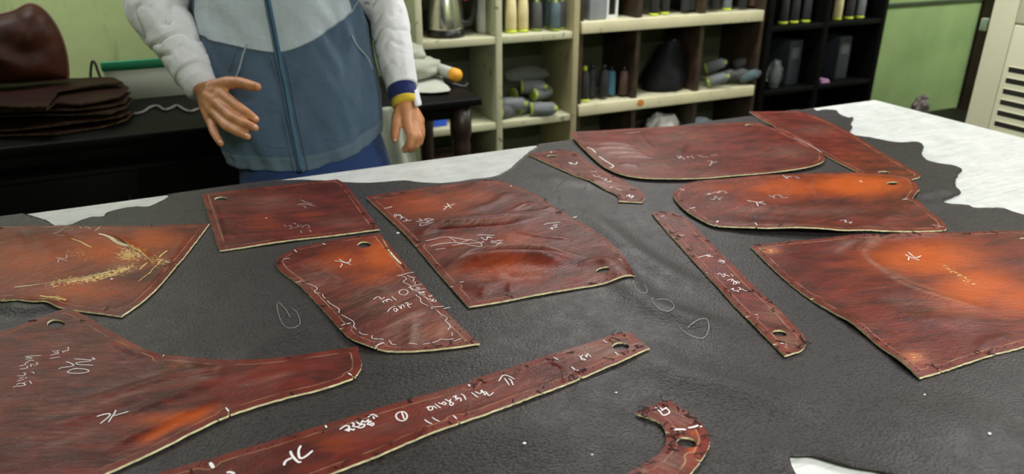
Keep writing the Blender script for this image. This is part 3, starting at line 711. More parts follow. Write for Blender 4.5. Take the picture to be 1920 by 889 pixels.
piece('leather_piece', 'curved strip of dark leather at the far corner, under the half-round piece',
      [(1405, 212, 1), (1440, 210), (1490, 210), (1520, 216), (1560, 232), (1600, 253), (1650, 285), (1690, 308), (1726, 328, 1), (1722, 334), (1700, 340, 1), (1660, 338), (1620, 329), (1540, 288), (1492, 261)],
      holes=[(1657, 325, 11, 3, 0)], flow=-35, seed=8, threads=3, worn=[(1600, 300, 60, 20, .3)], scuff_glint=[(1530, 245, 40, 10, .4)], layer=0.0, lifts=[(1405, 212, .03, .004), (1450, 236, .03, .003)],
      chalk=[(C66(1540, 310, [[(925, 180), (945, 190)]]), .004)])

piece('leather_piece', 'broad half-round dark red leather piece at the far side of the hide',
      [(1068, 252, 1), (1150, 246), (1250, 241), (1330, 237), (1400, 233), (1420, 234, 1), (1460, 247), (1500, 268), (1535, 288), (1545, 298), (1540, 308), (1510, 318), (1450, 327), (1380, 333), (1300, 338), (1230, 338), (1180, 333), (1140, 320), (1110, 298), (1085, 273)],
      holes=[(1404, 238.5, 8, 2, 0)], flow=4, seed=7, threads=5, layer=0.0045, worn=[(1300, 260, 50, 10, .35)], scuff_glint=[(1160, 290, 60, 14, .7), (1270, 260, 60, 12, .4), (1470, 290, 50, 12, .5), (1220, 315, 60, 8, .5)],
      ridges=[([(1115, 275), (1150, 273), (1190, 278)], .004, .007), ([(1110, 284), (1160, 281), (1200, 286)], .005, .007), ([(1125, 292), (1170, 290), (1215, 294)], .004, .006), ([(1150, 299), (1190, 297), (1230, 300)], .004, .006), ([(1160, 312), (1200, 316)], .004, .010), ([(1290, 265), (1270, 300)], .002, .008), ([(1190, 248), (1225, 285)], .002, .006)],
      chalk=[(C66(1060, 225, [[(265, 375), (330, 400), (380, 450)], [(420, 490), (480, 530), (560, 580), (600, 610), (550, 635)]]), .0036), (C66(1060, 225, [[(465, 175), (505, 185)], [(750, 195), (850, 185), (930, 175)]]), .003, M_CHALKT),
             (C66(1060, 225, [[(1395, 480), (1430, 510), (1440, 480), (1490, 530)], [(1500, 495), (1540, 500), (1520, 480)], [(1560, 475), (1610, 515)], [(1650, 465), (1720, 490), (1790, 490)], [(1770, 540), (1830, 550), (1800, 610)], [(1820, 470), (1900, 460)], [(1840, 570), (1900, 550)]]), .0024, M_CHALKT),
             ([[(1488, 263), (1505, 271), (1524, 281), (1540, 291)]], .003, M_CHALKT)])

piece('leather_piece', 'long oval leather piece with a bright orange top edge, at the right',
      [(1262, 367), (1269, 358), (1282, 349), (1312, 342), (1380, 337), (1455, 331), (1540, 328), (1610, 327), (1660, 330), (1706, 340), (1724, 358, 1), (1709, 377, 1), (1735, 397), (1765, 418), (1774, 433, 1), (1765, 436), (1720, 437), (1620, 439), (1545, 439), (1494, 437), (1410, 433), (1350, 427), (1335, 424), (1320, 418), (1288, 400), (1269, 381)],
      holes=[(1672, 348, 11, 3, 0)], notches=[(1288, 399), (1343, 426), (1417, 433)], flow=5, seed=9, threads=5, layer=.003, stitch=.05,
      worn=[(1600, 350, 110, 22, 1.15), (1480, 355, 110, 22, .85), (1350, 355, 70, 12, .5), (1440, 375, 80, 12, .45)],
      scuff_glint=[(1405, 397, 40, 8, .9), (1340, 385, 30, 12, .4), (1520, 400, 90, 10, .5), ([(1350, 418), (1450, 430), (1540, 434)], .6, .012)],
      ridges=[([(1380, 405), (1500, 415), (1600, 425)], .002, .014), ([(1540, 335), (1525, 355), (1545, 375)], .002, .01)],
      lifts=[(1480, 438, .05, .008), (1540, 441, .05, .008), (1410, 433, .04, .004), (1690, 340, .03, .003)],
      chalk=[(C66(1260, 330, [[(410, 260), (480, 240), (440, 265), (520, 235), (600, 215), (560, 240), (640, 215), (680, 235), (640, 240)], [(470, 305), (520, 320), (540, 280), (590, 320), (600, 300), (630, 290)]]), .0022, M_CHALKT),
             (C66(1260, 330, [[(1200, 265), (1280, 300), (1260, 275), (1330, 260), (1380, 300), (1450, 295)]]), .0022, M_CHALKT), (C66(1260, 330, [[(935, 340), (1050, 355), (1170, 385)], [(1050, 360), (1075, 410)], [(1080, 360), (1135, 345)]]), .0026),
             (C66(1260, 330, [[(1380, 15), (1430, 60), (1440, 40), (1500, 35)], [(1530, 35), (1590, 60)]]), .003, M_CHALKT), (C66(1540, 310, [[(220, 725), (300, 720), (290, 750), (370, 750), (340, 775)]]), .0028, M_CHALKT),
             (C66(1260, 330, [[(90, 180), (160, 200)]]), B), (C66(1260, 330, [[(210, 440), (285, 425)]]), B), (C66(1260, 330, [[(555, 610), (570, 590)]]), .004), (C66(1260, 330, [[(1030, 630), (1060, 670)]]), B), (C66(1540, 310, [[(470, 225), (505, 240)]]), .004), (C66(1540, 310, [[(1000, 460), (1070, 460)]]), .003), (C66(1540, 310, [[(1375, 780), (1525, 810)]]), .002, M_CHALKT)])

piece('leather_piece', 'very large leather piece with an orange centre running off the right side',
      [(1406, 462, 1), (1500, 452), (1600, 445), (1680, 441), (1800, 437), (1930, 434), (2060, 440, 1), (2110, 530), (2075, 607, 1), (1920, 652), (1860, 667), (1790, 690), (1724, 710, 1), (1690, 683), (1600, 612), (1520, 562), (1460, 515)],
      notches=[(1764, 697), (1520, 563)], flow=-20, seed=10, threads=40, stitch=.3, step=.006, holes=[(1918, 449, 6, 2, 0)],
      worn=[(1740, 485, 130, 40, 1.05), (1830, 540, 100, 45, 1.1), (1900, 560, 80, 40, .9), (1600, 500, 60, 20, .25), (1442, 472, 24, 8, .9), (1712, 674, 26, 15, .85)],
      scuff_glint=[([(1610, 462), (1630, 490), (1690, 535), (1760, 560), (1860, 590)], 1.0, .005), ([(1625, 490), (1700, 530), (1800, 560)], .6, .008), ([(1640, 560), (1740, 575), (1850, 600)], .35, .03), ([(1560, 480), (1600, 452)], .5, .01), (1440, 472, 26, 9, .9), (1712, 674, 26, 16, .9), ([(1620, 470), (1640, 450), (1690, 443)], .8, .01)],
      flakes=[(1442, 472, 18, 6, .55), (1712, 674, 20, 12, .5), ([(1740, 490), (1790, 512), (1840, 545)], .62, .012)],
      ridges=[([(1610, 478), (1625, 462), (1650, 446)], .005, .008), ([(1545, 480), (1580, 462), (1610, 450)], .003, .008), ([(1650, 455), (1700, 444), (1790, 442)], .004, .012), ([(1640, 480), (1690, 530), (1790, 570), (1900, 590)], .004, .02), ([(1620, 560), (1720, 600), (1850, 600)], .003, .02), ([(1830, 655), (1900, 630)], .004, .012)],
      lifts=[(1690, 683, .03, .005), (1600, 612, .03, .004)],
      chalk=[(C19(1640, 450, [[(625, 245), (700, 310), (770, 350), (870, 310)], [(565, 292), (650, 335), (750, 370), (835, 395)], [(640, 345), (620, 405)]]), .0024)])

piece('leather_piece', 'narrow slanting leather strip with a hole at its rounded near end',
      [(1222, 399, 1), (1260, 400), (1276, 405), (1290, 414), (1310, 434), (1343, 467), (1383, 508), (1416, 541), (1460, 581), (1485, 609), (1507, 631), (1511, 641), (1508, 652), (1499, 660), (1471, 669, 1), (1384, 580), (1290, 478), (1232, 412)],
      holes=[(1462, 627, 14, 5.5, .12)], notches=[(1261, 445), (1323, 513), (1400, 596), (1450, 648), (1232, 411)], flow=-50, seed=11, threads=46, step=.005, base_worn=.08,
      scuff_glint=[(1450, 590, 30, 20, .7), (1480, 640, 30, 20, .7)], worn=[(1330, 490, 20, 20, .2)],
      chalk=[(C19(1290, 465, [[(175, 205), (250, 180), (400, 145)], [(330, 160), (470, 190)], [(350, 145), (390, 195)], [(380, 190), (420, 150)]]), .0018), (C19(1290, 465, [[(555, 285), (640, 260), (680, 290), (640, 325)], [(575, 245), (660, 285)], [(590, 300), (680, 270)]]), .0016),
             (C19(1290, 465, [[(545, 520), (590, 495), (640, 530), (700, 500)], [(630, 545), (670, 565), (700, 530), (780, 565)], [(680, 525), (740, 540)], [(795, 515), (855, 560)]]), .0016), (C19(1290, 465, [[(725, 635), (800, 610), (830, 630), (800, 650)], [(820, 605), (860, 640), (850, 700), (910, 690), (880, 650), (960, 660), (950, 690)], [(855, 640), (960, 690)]]), .0016),
             (C19(1290, 465, [[(795, 800), (850, 775), (840, 810), (900, 820), (950, 835), (920, 805)], [(930, 760), (980, 770), (960, 800), (1020, 790), (1050, 810), (1115, 828)]]), .0016), (C19(1220, 395, [[(180, 130), (255, 115)]]), .002), (C19(1220, 395, [[(520, 475), (630, 470)]]), .002), (C19(1380, 580, [[(350, 128), (405, 122)]]), TK), (C19(1380, 580, [[(825, 665), (890, 665)]]), .0022)])

piece('leather_piece', 'long straight leather band with bold chalk writing along the front',
      [(1184, 627, 1), (1218, 658, 1), (1092, 708), (962, 760), (755, 839), (622, 889), (500, 936), (420, 968, 1), (190, 930, 1), (320, 882), (385, 864), (439, 848), (500, 832), (620, 795), (770, 750), (875, 719), (900, 708), (1040, 664), (1125, 638), (1145, 629), (1160, 626)],
      holes=[(1164, 652, 16, 8, .05)], notches=[(860, 798), (1090, 709), (878, 718), (1126, 638), (391, 862)], flow=10, seed=12, threads=52, stitch=.1, step=.005, base_worn=.06,
      scuff_glint=[(1130, 660, 70, 20, .7), (900, 740, 120, 25, .35), (700, 800, 100, 20, .3)], worn=[(620, 830, 50, 20, .35)],
      ridges=[([(700, 850), (860, 785), (1000, 733), (1180, 660)], .0018, .005), ([(1030, 679), (1045, 684), (1062, 694)], .003, .003)],
      chalk=[(C19(500, 800, [[(325, 765), (365, 680), (480, 620)], [(450, 495), (470, 560), (530, 640), (600, 700), (655, 695)], [(645, 390), (605, 480), (610, 590), (650, 630), (740, 590), (870, 480)]]), .0036), (C19(500, 800, [[(1105, 5), (1130, 60)]]), .0026),
             (C19(620, 750, [[(170, 580), (230, 540), (290, 510), (350, 525), (330, 570), (260, 600)], [(290, 570), (340, 610), (370, 570), (430, 590), (445, 560)], [(395, 455), (440, 480), (420, 520), (480, 530), (560, 550), (620, 530), (640, 490), (580, 490), (520, 520)], [(480, 440), (560, 480), (600, 410)], [(590, 420), (660, 440), (720, 390)], [(690, 440), (760, 430), (690, 480), (740, 500)],
                             [(790, 460), (810, 490), (780, 515), (745, 495), (790, 460)], [(700, 360), (790, 305), (890, 355)], [(790, 330), (825, 395)]]), .0027),
             (C19(620, 750, [[(1330, 260), (1260, 285), (1225, 340), (1260, 410), (1340, 445), (1410, 420), (1435, 350), (1400, 280), (1330, 255)], [(1335, 265), (1360, 350), (1385, 420)]]), .0025), ([[(796, 793), (811, 805)], [(810, 788), (825, 800)]], .0024), ([[(849, 786), (857, 793)]], .0024),
             (C19(770, 700, [[(290, 690), (340, 660), (400, 660), (410, 710), (370, 735), (330, 710), (350, 670)], [(420, 640), (500, 700)], [(455, 600), (570, 690)], [(520, 575), (570, 600), (620, 560), (660, 590), (640, 615), (590, 600)], [(640, 510), (750, 560), (800, 590), (770, 630), (735, 610), (750, 540)], [(720, 560), (760, 500)], [(780, 470), (850, 440), (840, 490), (900, 480), (940, 500), (940, 550)], [(830, 530), (900, 490)], [(940, 405), (1000, 440), (1035, 520)]]), .0021),
             (C19(770, 700, [[(1135, 375), (1270, 480)], [(1205, 360), (1290, 400), (1330, 370), (1310, 340)], [(1330, 330), (1390, 430)], [(1340, 370), (1420, 380), (1380, 440)], [(1430, 390), (1470, 445), (1555, 385)]]), .0021), (C19(770, 700, [[(1085, 225), (1110, 265)]]), .0034),
             (C19(900, 660, [[(345, 575), (430, 460), (540, 475), (650, 535)], [(455, 505), (555, 660)], [(530, 520), (580, 550), (620, 655)]]), .002), (C19(900, 660, [[(1385, 120), (1470, 172)]]), .002), (C19(900, 660, [[(1715, 295), (1780, 355), (1845, 390)]]), .0024),
             (C19(1040, 620, [[(450, 490), (510, 540), (580, 575), (510, 570), (490, 520), (530, 480)], [(560, 480), (600, 520), (610, 460), (690, 530)], [(620, 460), (650, 490)]]), .0017), (C19(1040, 620, [[(900, 200), (990, 260)]]), .002), (C19(1040, 620, [[(1125, 435), (1185, 505)]]), .002),
             (C19(320, 800, [[(740, 695), (810, 800)]]), .0052), (C19(320, 800, [[(1050, 885), (1100, 872), (1160, 885), (1200, 910)]]), .004)])

piece('leather_piece', 'hook-shaped leather scrap with a hole at the front edge of the picture',
      [(1190, 776, 1), (1210, 765), (1226, 762), (1249, 752, 1), (1270, 763), (1298, 781), (1318, 800), (1327, 816), (1330, 826), (1330, 836), (1324, 849), (1314, 865), (1295, 889), (1270, 915), (1225, 950, 1), (1120, 925, 1), (1176, 889), (1210, 869), (1234, 852), (1244, 841), (1249, 833), (1249, 820), (1247, 811), (1240, 797), (1225, 788)],
      holes=[(1287, 832, 19, 10, .12)], notches=[(1248, 813), (1312, 866)], flow=-60, seed=13, threads=44, step=.005, base_worn=.12, worn=[(1300, 850, 14, 24, .7), (1302, 813, 10, 10, .7)],
      scuff_glint=[(1255, 870, 40, 20, .8), (1280, 785, 30, 20, .6), (1200, 885, 20, 10, 1.0)], ridges=[([(1255, 870), (1275, 850)], .002, .005), ([(1265, 880), (1290, 860)], .002, .005)],
      chalk=[(C19(1180, 740, [[(480, 270), (560, 340), (640, 420), (750, 365), (680, 290), (590, 340)], [(550, 255), (620, 310), (700, 270)], [(500, 290), (560, 260)]]), .0024), (C19(1180, 740, [[(820, 695), (930, 685), (1060, 690)]]), .004), (C19(1180, 740, [[(1095, 660), (1200, 640), (1290, 605)]]), .0034), (C19(1180, 740, [[(1320, 635), (1355, 620)]]), .003)])
# ------------------------------------------------------------------ the man behind the table
def cloth(name, col, rough=0.8, weave=900.0, var=0.12):
    t = NT(name); oc = t.obj()
    c = t.mix(t.ramp(t.noise(oc, 7, 4), 0.3, 0.7), tuple(x * (1 - var) for x in col), col)
    return t.set(Base_Color=c, Roughness=rough, Sheen_Weight=0.15, Specular_IOR_Level=0.25, Normal=t.bump(t.math('ADD', t.noise(oc, weave, 2), t.math('MULTIPLY', t.noise(oc, 24, 4), 6.0)), 0.6, 0.0018))
M_YOKE = cloth('pale_grey_blue_jersey', (0.48, 0.56, 0.63)); M_SLATE = cloth('slate_blue_canvas', (0.070, 0.120, 0.190)); M_SLEEVE = cloth('light_grey_jersey', (0.82, 0.84, 0.90))
M_JEANS = cloth('blue_denim', (0.02, 0.05, 0.16)); M_NAVY = cloth('navy_rib_knit', (0.012, 0.022, 0.13)); M_YELLOW = cloth('yellow_rib_knit', (0.72, 0.52, 0.04)); M_ZIP = cloth('teal_zip_tape', (0.05, 0.13, 0.21))
def skin_mat():
    t = NT('tan_skin'); oc = t.obj()
    c = t.mix(t.ramp(t.noise(oc, 28, 4), 0.3, 0.7), (0.43, 0.175, 0.075), (0.62, 0.30, 0.15))
    h = t.math('ADD', t.n('TexVoronoi', {'Vector': oc, 'Scale': 420.0}), t.math('MULTIPLY', t.noise(oc, 90, 4), 1.5))
    return t.set(Base_Color=c, Roughness=0.48, Subsurface_Weight=0.05, Subsurface_Radius=(0.01, 0.004, 0.002), Normal=t.bump(h, 0.3, 0.0008))
M_SKIN = skin_mat(); M_HAIR = mat('black_hair', (0.012, 0.01, 0.009), 0.5, 0.3, 60, 0.6, 200); M_NAIL = mat('fingernail', (0.70, 0.43, 0.30), 0.35, 0.05)
M_SHOE = mat('black_shoe', (0.012, 0.012, 0.013), 0.45)

fwd2 = Vector((_FW[0], _FW[1], 0)); rt2 = Vector((_R[0], _R[1], 0))
ax_hem = Vector(PD(577, 292, 2.19)); ax_top = Vector(PD(520, 0, 2.24))
lean = (ax_top - ax_hem) / (ax_top.z - ax_hem.z)
def axis_at(z): 
    k = min(max(z, 0.0), 1.45)
    kk = max(k, ax_hem.z - 0.1)
    p = ax_hem + lean * (kk - ax_hem.z); return Vector((p.x, p.y, z))
turn = math.radians(6)
FR = (-fwd2 * math.cos(turn) + rt2 * math.sin(turn)); SD = Vector((-FR.y, FR.x, 0))   # front, and towards the right of the picture
if SD.dot(rt2) < 0: SD = -SD
person_loc = (axis_at(0).x, axis_at(0).y, 0)

def balls(P0, P1, r0, r1):
    P0, P1 = Vector(P0), Vector(P1); L = (P1 - P0).length; n = max(1, int(L / (0.35 * min(r0, r1))) + 1)
    return [(P0.lerp(P1, k / n), r0 + (r1 - r0) * k / n) for k in range(n + 1)]
def chain(pts, rs):
    out = []
    for a, b, r, s in zip(pts, pts[1:], rs, rs[1:]): out += balls(a, b, r, s)
    return out
B_ = []
hz = ax_hem.z
# arms
R_sh = axis_at(1.40) - SD * 0.175; R_el = Vector(PD(300, 12, 2.21)); R_wr = Vector(PD(381, 172, 2.09))
L_sh = axis_at(1.40) + SD * 0.175; L_el = Vector(PD(722, 22, 2.28)); L_wr = Vector(PD(760, 194, 2.20))
B_ += chain([R_sh, R_el, R_wr], [.042, .034, .024]) + chain([L_sh, L_el, L_wr], [.042, .034, .024])
# trunk, neck, legs
B_ += chain([axis_at(0.90), axis_at(1.1), axis_at(1.33)], [.095, .095, .10])
for s in (-1, 1):
    B_ += chain([axis_at(1.33) + SD * .02 * s, axis_at(1.40) + SD * .15 * s], [.09, .05])
    hip = axis_at(0.86) + SD * .085 * s; knee = axis_at(0.47) + SD * .095 * s - FR * .0; ank = axis_at(0.09) + SD * .10 * s - FR * .03
    B_ += chain([hip, knee, ank], [.07, .045, .032])
nk = axis_at(1.45); hd = axis_at(1.575)
B_ += chain([axis_at(1.36), nk + Vector((0, 0, .04))], [.065, .055])
# head
B_ += [(hd + Vector((0, 0, .04)), .083), (hd + FR * .025 + Vector((0, 0, .03)), .076), (hd - FR * .025 + Vector((0, 0, .035)), .082), (hd + FR * .035 - Vector((0, 0, .035)), .058), (hd + FR * .055 - Vector((0, 0, .075)), .035)]
B_ += chain([hd + FR * .098 + Vector((0, 0, .03)), hd + FR * .118 - Vector((0, 0, .012))], [.009, .014])
for s in (-1, 1):
    B_ += [(hd + FR * .108 + SD * .011 * s - Vector((0, 0, .016)), .009), (hd + SD * .085 * s + Vector((0, 0, .01)), .018), (hd + SD * .087 * s - Vector((0, 0, .012)), .014)]
B_ += chain([hd + FR * .093 - SD * .02 - Vector((0, 0, .045)), hd + FR * .093 + SD * .02 - Vector((0, 0, .045))], [.009, .009])
# right hand (at the left of the picture): back of the hand to the camera, thumb out, fingers spread
D = PD
nails = []
def finger(pts, rs):
    global B_
    P = [Vector(p) for p in pts]; B_ += chain(P, rs)
    return P
rk = [D(413, 174, 2.055), D(404, 191, 2.050), D(399, 208, 2.055), D(395, 224, 2.065)]
for q in rk: B_ += chain([R_wr, Vector(R_wr).lerp(Vector(q), .6), q], [0.0234, 0.0216, 0.0170])
B_ += chain([rk[0], rk[1], rk[2], rk[3]], [0.0170, 0.0170, 0.0164, 0.0152])
B_ += chain([R_wr, D(408, 163, 2.07), D(426, 156, 2.055)], [0.0246, 0.0228, 0.0193])
f1 = finger([D(426, 156, 2.055), D(448, 155, 2.035), D(466, 160, 2.02), D(482, 163, 2.005)], [0.0193, 0.0158, 0.0152, 0.0117])
f2 = finger([rk[0], D(444, 199, 2.02), D(464, 213, 2.005), D(479, 224, 2.0)], [0.0170, 0.0143, 0.0131, 0.0108])
f3 = finger([rk[1], D(434, 219, 2.005), D(457, 231, 1.985), D(478, 240, 1.975)], [0.0170, 0.0143, 0.0131, 0.0108])
f4 = finger([rk[2], D(424, 236, 2.005), D(445, 248, 1.985), D(464, 256, 1.975)], [0.0161, 0.0135, 0.0123, 0.0103])
f5 = finger([rk[3], D(401, 247, 2.03), D(407, 259, 2.015), D(414, 269, 2.005)], [0.0150, 0.0121, 0.0109, 0.0094])
for f in (f1, f2, f3, f4, f5): nails.append((f[-2], f[-1]))
# left hand (at the right of the picture): hanging, seen from the thumb side, fingers half curled
lk = [D(764, 232, 2.165), D(775, 232, 2.185), D(782, 230, 2.205), D(786, 226, 2.225)]
for q in lk: B_ += chain([L_wr, Vector(L_wr).lerp(Vector(q), .6), q], [0.0234, 0.0216, 0.0170])
B_ += chain([L_wr, D(748, 212, 2.185), D(744, 222, 2.17)], [0.0234, 0.0181, 0.0158])
g1 = finger([D(744, 222, 2.17), D(742, 240, 2.155), D(741, 252, 2.15), D(741, 261, 2.15)], [0.0164, 0.0146, 0.0135, 0.0108])
g2 = finger([lk[0], D(772, 256, 2.145), D(768, 272, 2.15), D(759, 281, 2.16)], [0.0170, 0.0143, 0.0131, 0.0105])
g3 = finger([lk[1], D(784, 256, 2.17), D(779, 272, 2.18), D(769, 281, 2.19)], [0.0166, 0.0140, 0.0129, 0.0103])
g4 = finger([lk[2], D(789, 252, 2.205), D(786, 267, 2.215), D(777, 276, 2.225)], [0.0161, 0.0135, 0.0119, 0.0099])
g5 = finger([lk[3], D(790, 244, 2.235), D(789, 257, 2.245), D(783, 266, 2.255)], [0.0146, 0.0121, 0.0108, 0.0091])
for f in (g1, g2): nails.append((f[-2], f[-1]))

V, F = [], []
n8, m8 = 14, 9
dirs = []
for i in range(m8 + 1):
    ph = -math.pi / 2 + math.pi * (0.03 + 0.94 * i / m8)
    dirs.append([(math.cos(ph) * math.cos(2 * math.pi * k / n8), math.cos(ph) * math.sin(2 * math.pi * k / n8), math.sin(ph)) for k in range(n8)])
for p, r in B_:
    v, f = loft([[(p[0] + d[0] * r, p[1] + d[1] * r, p[2] + d[2] * r) for d in ring] for ring in dirs])
    k = len(V); V += v; F += [tuple(i + k for i in q) for q in f]
src = make('person', (V, F), M_SKIN, loc=person_loc)
md = src.modifiers.new('r', 'REMESH'); md.mode = 'VOXEL'; md.voxel_size = 0.0034; md.use_smooth_shade = True
sm = src.modifiers.new('s', 'SMOOTH'); sm.factor = 0.5; sm.iterations = 5
dg = bpy.context.evaluated_depsgraph_get(); dg.update()
me = bpy.data.meshes.new_from_object(src.evaluated_get(dg)); me.name = 'person'
old = src.data; src.modifiers.clear(); src.data = me; bpy.data.meshes.remove(old)
me.polygons.foreach_set('use_smooth', [True] * len(me.polygons))
if not me.materials: me.materials.append(M_SKIN)
man = tag(src, 'man in a grey and slate blue zip jacket behind the table, one hand out', 'person')
camv = Vector((0, 0, CAM_Z))
for a, b in nails:
    t_ = (b - a).normalized(); vw = (camv - b).normalized(); nrm = (vw + Vector((0, 0, .55)) - t_ * (vw + Vector((0, 0, .55))).dot(t_)).normalized(); sd = t_.cross(nrm)
    c = b + t_ * .002 + nrm * .0082; rings = []
    for i in range(7):
        ph = -1.5 + 3.0 * i / 6
        rings.append([tuple(c + (t_ * math.cos(q) * .0058 + sd * math.sin(q) * .0048) * math.cos(ph) + nrm * math.sin(ph) * .0018) for q in [2 * math.pi * k / 12 for k in range(12)]])
    make('fingernail', loft(rings), M_NAIL, man)
# face and hair (above the picture)
for s in (-1, 1): make('eye', ellipsoid(hd + FR * .088 + SD * .032 * s + Vector((0, 0, .028)), (.011, .011, .008)), mat('eye_white', (.7, .7, .68), .3), man)
make('mouth', ellipsoid(hd + FR * .098 - Vector((0, 0, .045)), (.02, .012, .005)), mat('lips', (.32, .12, .09), .5), man)
hair = ellipsoid(hd - FR * .012 + Vector((0, 0, .062)), (.100, .104, .082), 28, 16, lambda d: .05 * noise.noise(Vector(d) * 4))
make('hair', hair, M_HAIR, man)

# jacket body: rows follow the seam between the pale yoke and the slate lower part
RINGS = [(hz - .004, .222, .128), (hz + .05, .232, .136), (hz + .12, .243, .141), (hz + .20, .249, .142), (hz + .30, .250, .140), (hz + .40, .246, .138), (hz + .48, .232, .130), (1.405, .20, .105), (1.44, .13, .085), (1.47, .085, .075)]
def prof(z):
    for (a, w0, d0), (b, w1, d1) in zip(RINGS, RINGS[1:]):
        if z <= b or b == RINGS[-1][0]:
            t = min(max((z - a) / (b - a), 0), 1); t = t * t * (3 - 2 * t) * .5 + t * .5
            return w0 + (w1 - w0) * t, d0 + (d1 - d0) * t
def body_pt(a, z, out=0.0, folds=True):
    w, d = prof(z); c = axis_at(z); s, cc = math.sin(a), math.cos(a); e = 2 / 2.35
    x = math.copysign(abs(s) ** e, s); y = math.copysign(abs(cc) ** e, cc)
    k = 0
    if folds:
        q = Vector((a * 2.2, z * 5.0, 1.7)); low = min(1, max(0, (z - hz) / .12))
        k = .040 * noise.noise(q) + .045 * noise.noise(Vector((a * 5 + z * 9, z * 7 - a * 2, 4))) + .012 * noise.noise(Vector((a * 11, z * 24, 9)))
        k += .014 * math.sin((z - hz) * 34 + 3 * math.sin(a * 1.5)) * math.exp(-((z - hz - .05) / .07) ** 2) * low
        k -= .030 * math.exp(-((z - hz - .01) / .022) ** 2)                      # hem drawn in
    return c + SD * (x * (w * (1 + k) + out)) + FR * (y * (d * (1 + k * 1.3) + out))
ZTOP = 1.468
def seam_z(a):
    s = abs(math.atan2(math.sin(a), math.cos(a)))
    s = math.sqrt(s * s + .006) - .0775; base = seam_mid + (.098 * s if math.sin(a) > 0 else .046 * s)
    return min(base, seam_mid + .2)
def z_on_front(u, v):
    best = None
    for i in range(81):
        for j in range(100):
            a = -1.5 + 3.0 * i / 80; z = hz + (1.40 - hz) * j / 99
            p = project(body_pt(a, z, 0, False)); e = (p[0] - u) ** 2 + (p[1] - v) ** 2
            if best is None or e < best[0]: best = (e, a, z)
    return best[1], best[2]
seam_mid = z_on_front(566, 97)[1]
NA = 128
angs = [-math.pi + 2 * math.pi * k / NA for k in range(NA)]
def hem_off(a): return .062 * max(0, math.sin(a)) ** 1.5 * (1 if abs(a) < 2.6 else .6)
jacket_rows_low = [[body_pt(a, hz + .032 + hem_off(a) + (seam_z(a) - hz - .032 - hem_off(a)) * i / 40) for a in angs] for i in range(41)]
jacket_rows_up = [[body_pt(a, seam_z(a) + (ZTOP - seam_z(a)) * i / 46) for a in angs] for i in range(47)]
hem_rows = [[body_pt(a, hz - .004 + hem_off(a) + .038 * i / 8, .0015 if 0 < i < 8 else -.002) for a in angs] for i in range(9)]
V_, F_ = loft(jacket_rows_up, False, False)
def is_side(f): a = angs[f[0] % NA]; return 1.02 < a < 2.2 or -2.2 < a < -1.12
jacket = make('jacket', (V_, [f for f in F_ if not is_side(f)]), M_YOKE, man, label='pale grey-blue upper jacket body')
make('side_panel', (V_, [f for f in F_ if is_side(f) and angs[f[0] % NA] > 0]), M_SLATE, jacket, label='slate blue side panel')
make('side_panel', (V_, [f for f in F_ if is_side(f) and angs[f[0] % NA] < 0]), M_SLATE, jacket, label='slate blue side panel')
make('lower_panel', loft(jacket_rows_low, False, False), M_SLATE, jacket, label='slate blue lower jacket body')
make('hem_band', loft(hem_rows, False, False), cloth('slate_hem_rib', (0.105, 0.155, 0.215)), jacket)
def on_body(pts, out): return [tuple(body_pt(*z_on_front(u, v), out)) for u, v in pts]
zl = [body_pt(.0, hz - .004 + (1.46 - hz) * i / 60, .0035) for i in range(61)]
def strip(center, half, thick):
    rings = []
    for p in center:
        rings.append([tuple(p + SD * x + FR * y) for x, y in ((-half, -.004), (-half, thick * .4), (-half * .4, thick), (half * .4, thick), (half, thick * .4), (half, -.004))])
    return loft(rings)
zip_ = make('zipper', strip(zl, .0085, .004), M_ZIP, jacket, label='teal zip tape')
make('zip_teeth', strip([p + FR * .0035 for p in zl], .0026, .0022), mat('zip_teeth_metal', (.03, .06, .09), .35, metal=.6), jacket)
for s in (-1, 1):
    make('placket_seam', tube([p + SD * .019 * s - FR * .0015 for p in zl if p.z < seam_mid], .0016, 6), M_SLATE, jacket)
M_SEAM = cloth('pale_piping', (.30, .36, .41))
make('yoke_seam', tube([body_pt(a, seam_z(a), .0012) for a in angs + angs[:1]], .0019, 6), M_SEAM, jacket)
for pl in ([(464, 82), (456, 104), (446, 126), (438, 148)], [(655, 66), (668, 86), (684, 108), (698, 130)]):
    make('pocket_seam', tube(catmull(on_body(pl, .0015), 4), .0024, 6), M_SEAM, jacket)
for pl in ([(444, 86), (432, 110), (424, 135)], [(612, 262), (640, 262), (672, 252), (694, 235)], [(560, 270), (530, 275), (500, 272)]):
    make('stitch_seam', tube(catmull(on_body(pl, .0005), 4), .0014, 5), M_SLATE, jacket)
make('collar', loft([[axis_at(1.455 + .012 * i) + SD * math.sin(a) * (.086 - .0022 * i) + FR * math.cos(a) * (.078 - .0015 * i) for a in angs] for i in range(6)], False, False), M_YOKE, jacket)

# sleeves
def sleeve(path, radii, seed, squash=1.0, amp=.07):
    P = catmull(path, 30)
    def rad(s):
        x = s * (len(radii) - 1); i = min(int(x), len(radii) - 2); t = x - i
        return radii[i] * (1 - t) + radii[i + 1] * t
    def disp(s, a, amp=amp * 1.15):
        q = Vector((s * 6, math.cos(a) * 1.3, math.sin(a) * 1.3 + seed))
        sl = s * 25 + 1.6 * math.sin(a + seed) + 3.2 * noise.noise(q)
        m = max(0, .75 + 1.3 * noise.noise(Vector((s * 8 + seed, math.cos(a) * 1.5, math.sin(a) * 1.5))))
        w = .25 - 1.5 * math.exp(-(math.sin(sl) / .30) ** 2) * m
        return amp * w * min(1, (1 - s) * 6) + amp * .8 * noise.noise(Vector((s * 9, math.cos(a) * 2, math.sin(a) * 2 + seed)))
    return tube(P, rad, 56, disp, True)
rdir = (R_wr - R_el).normalized(); ldir = (L_wr - L_el).normalized()
R_cuff0 = R_wr - rdir * .068; R_cuff1 = R_wr - rdir * .012
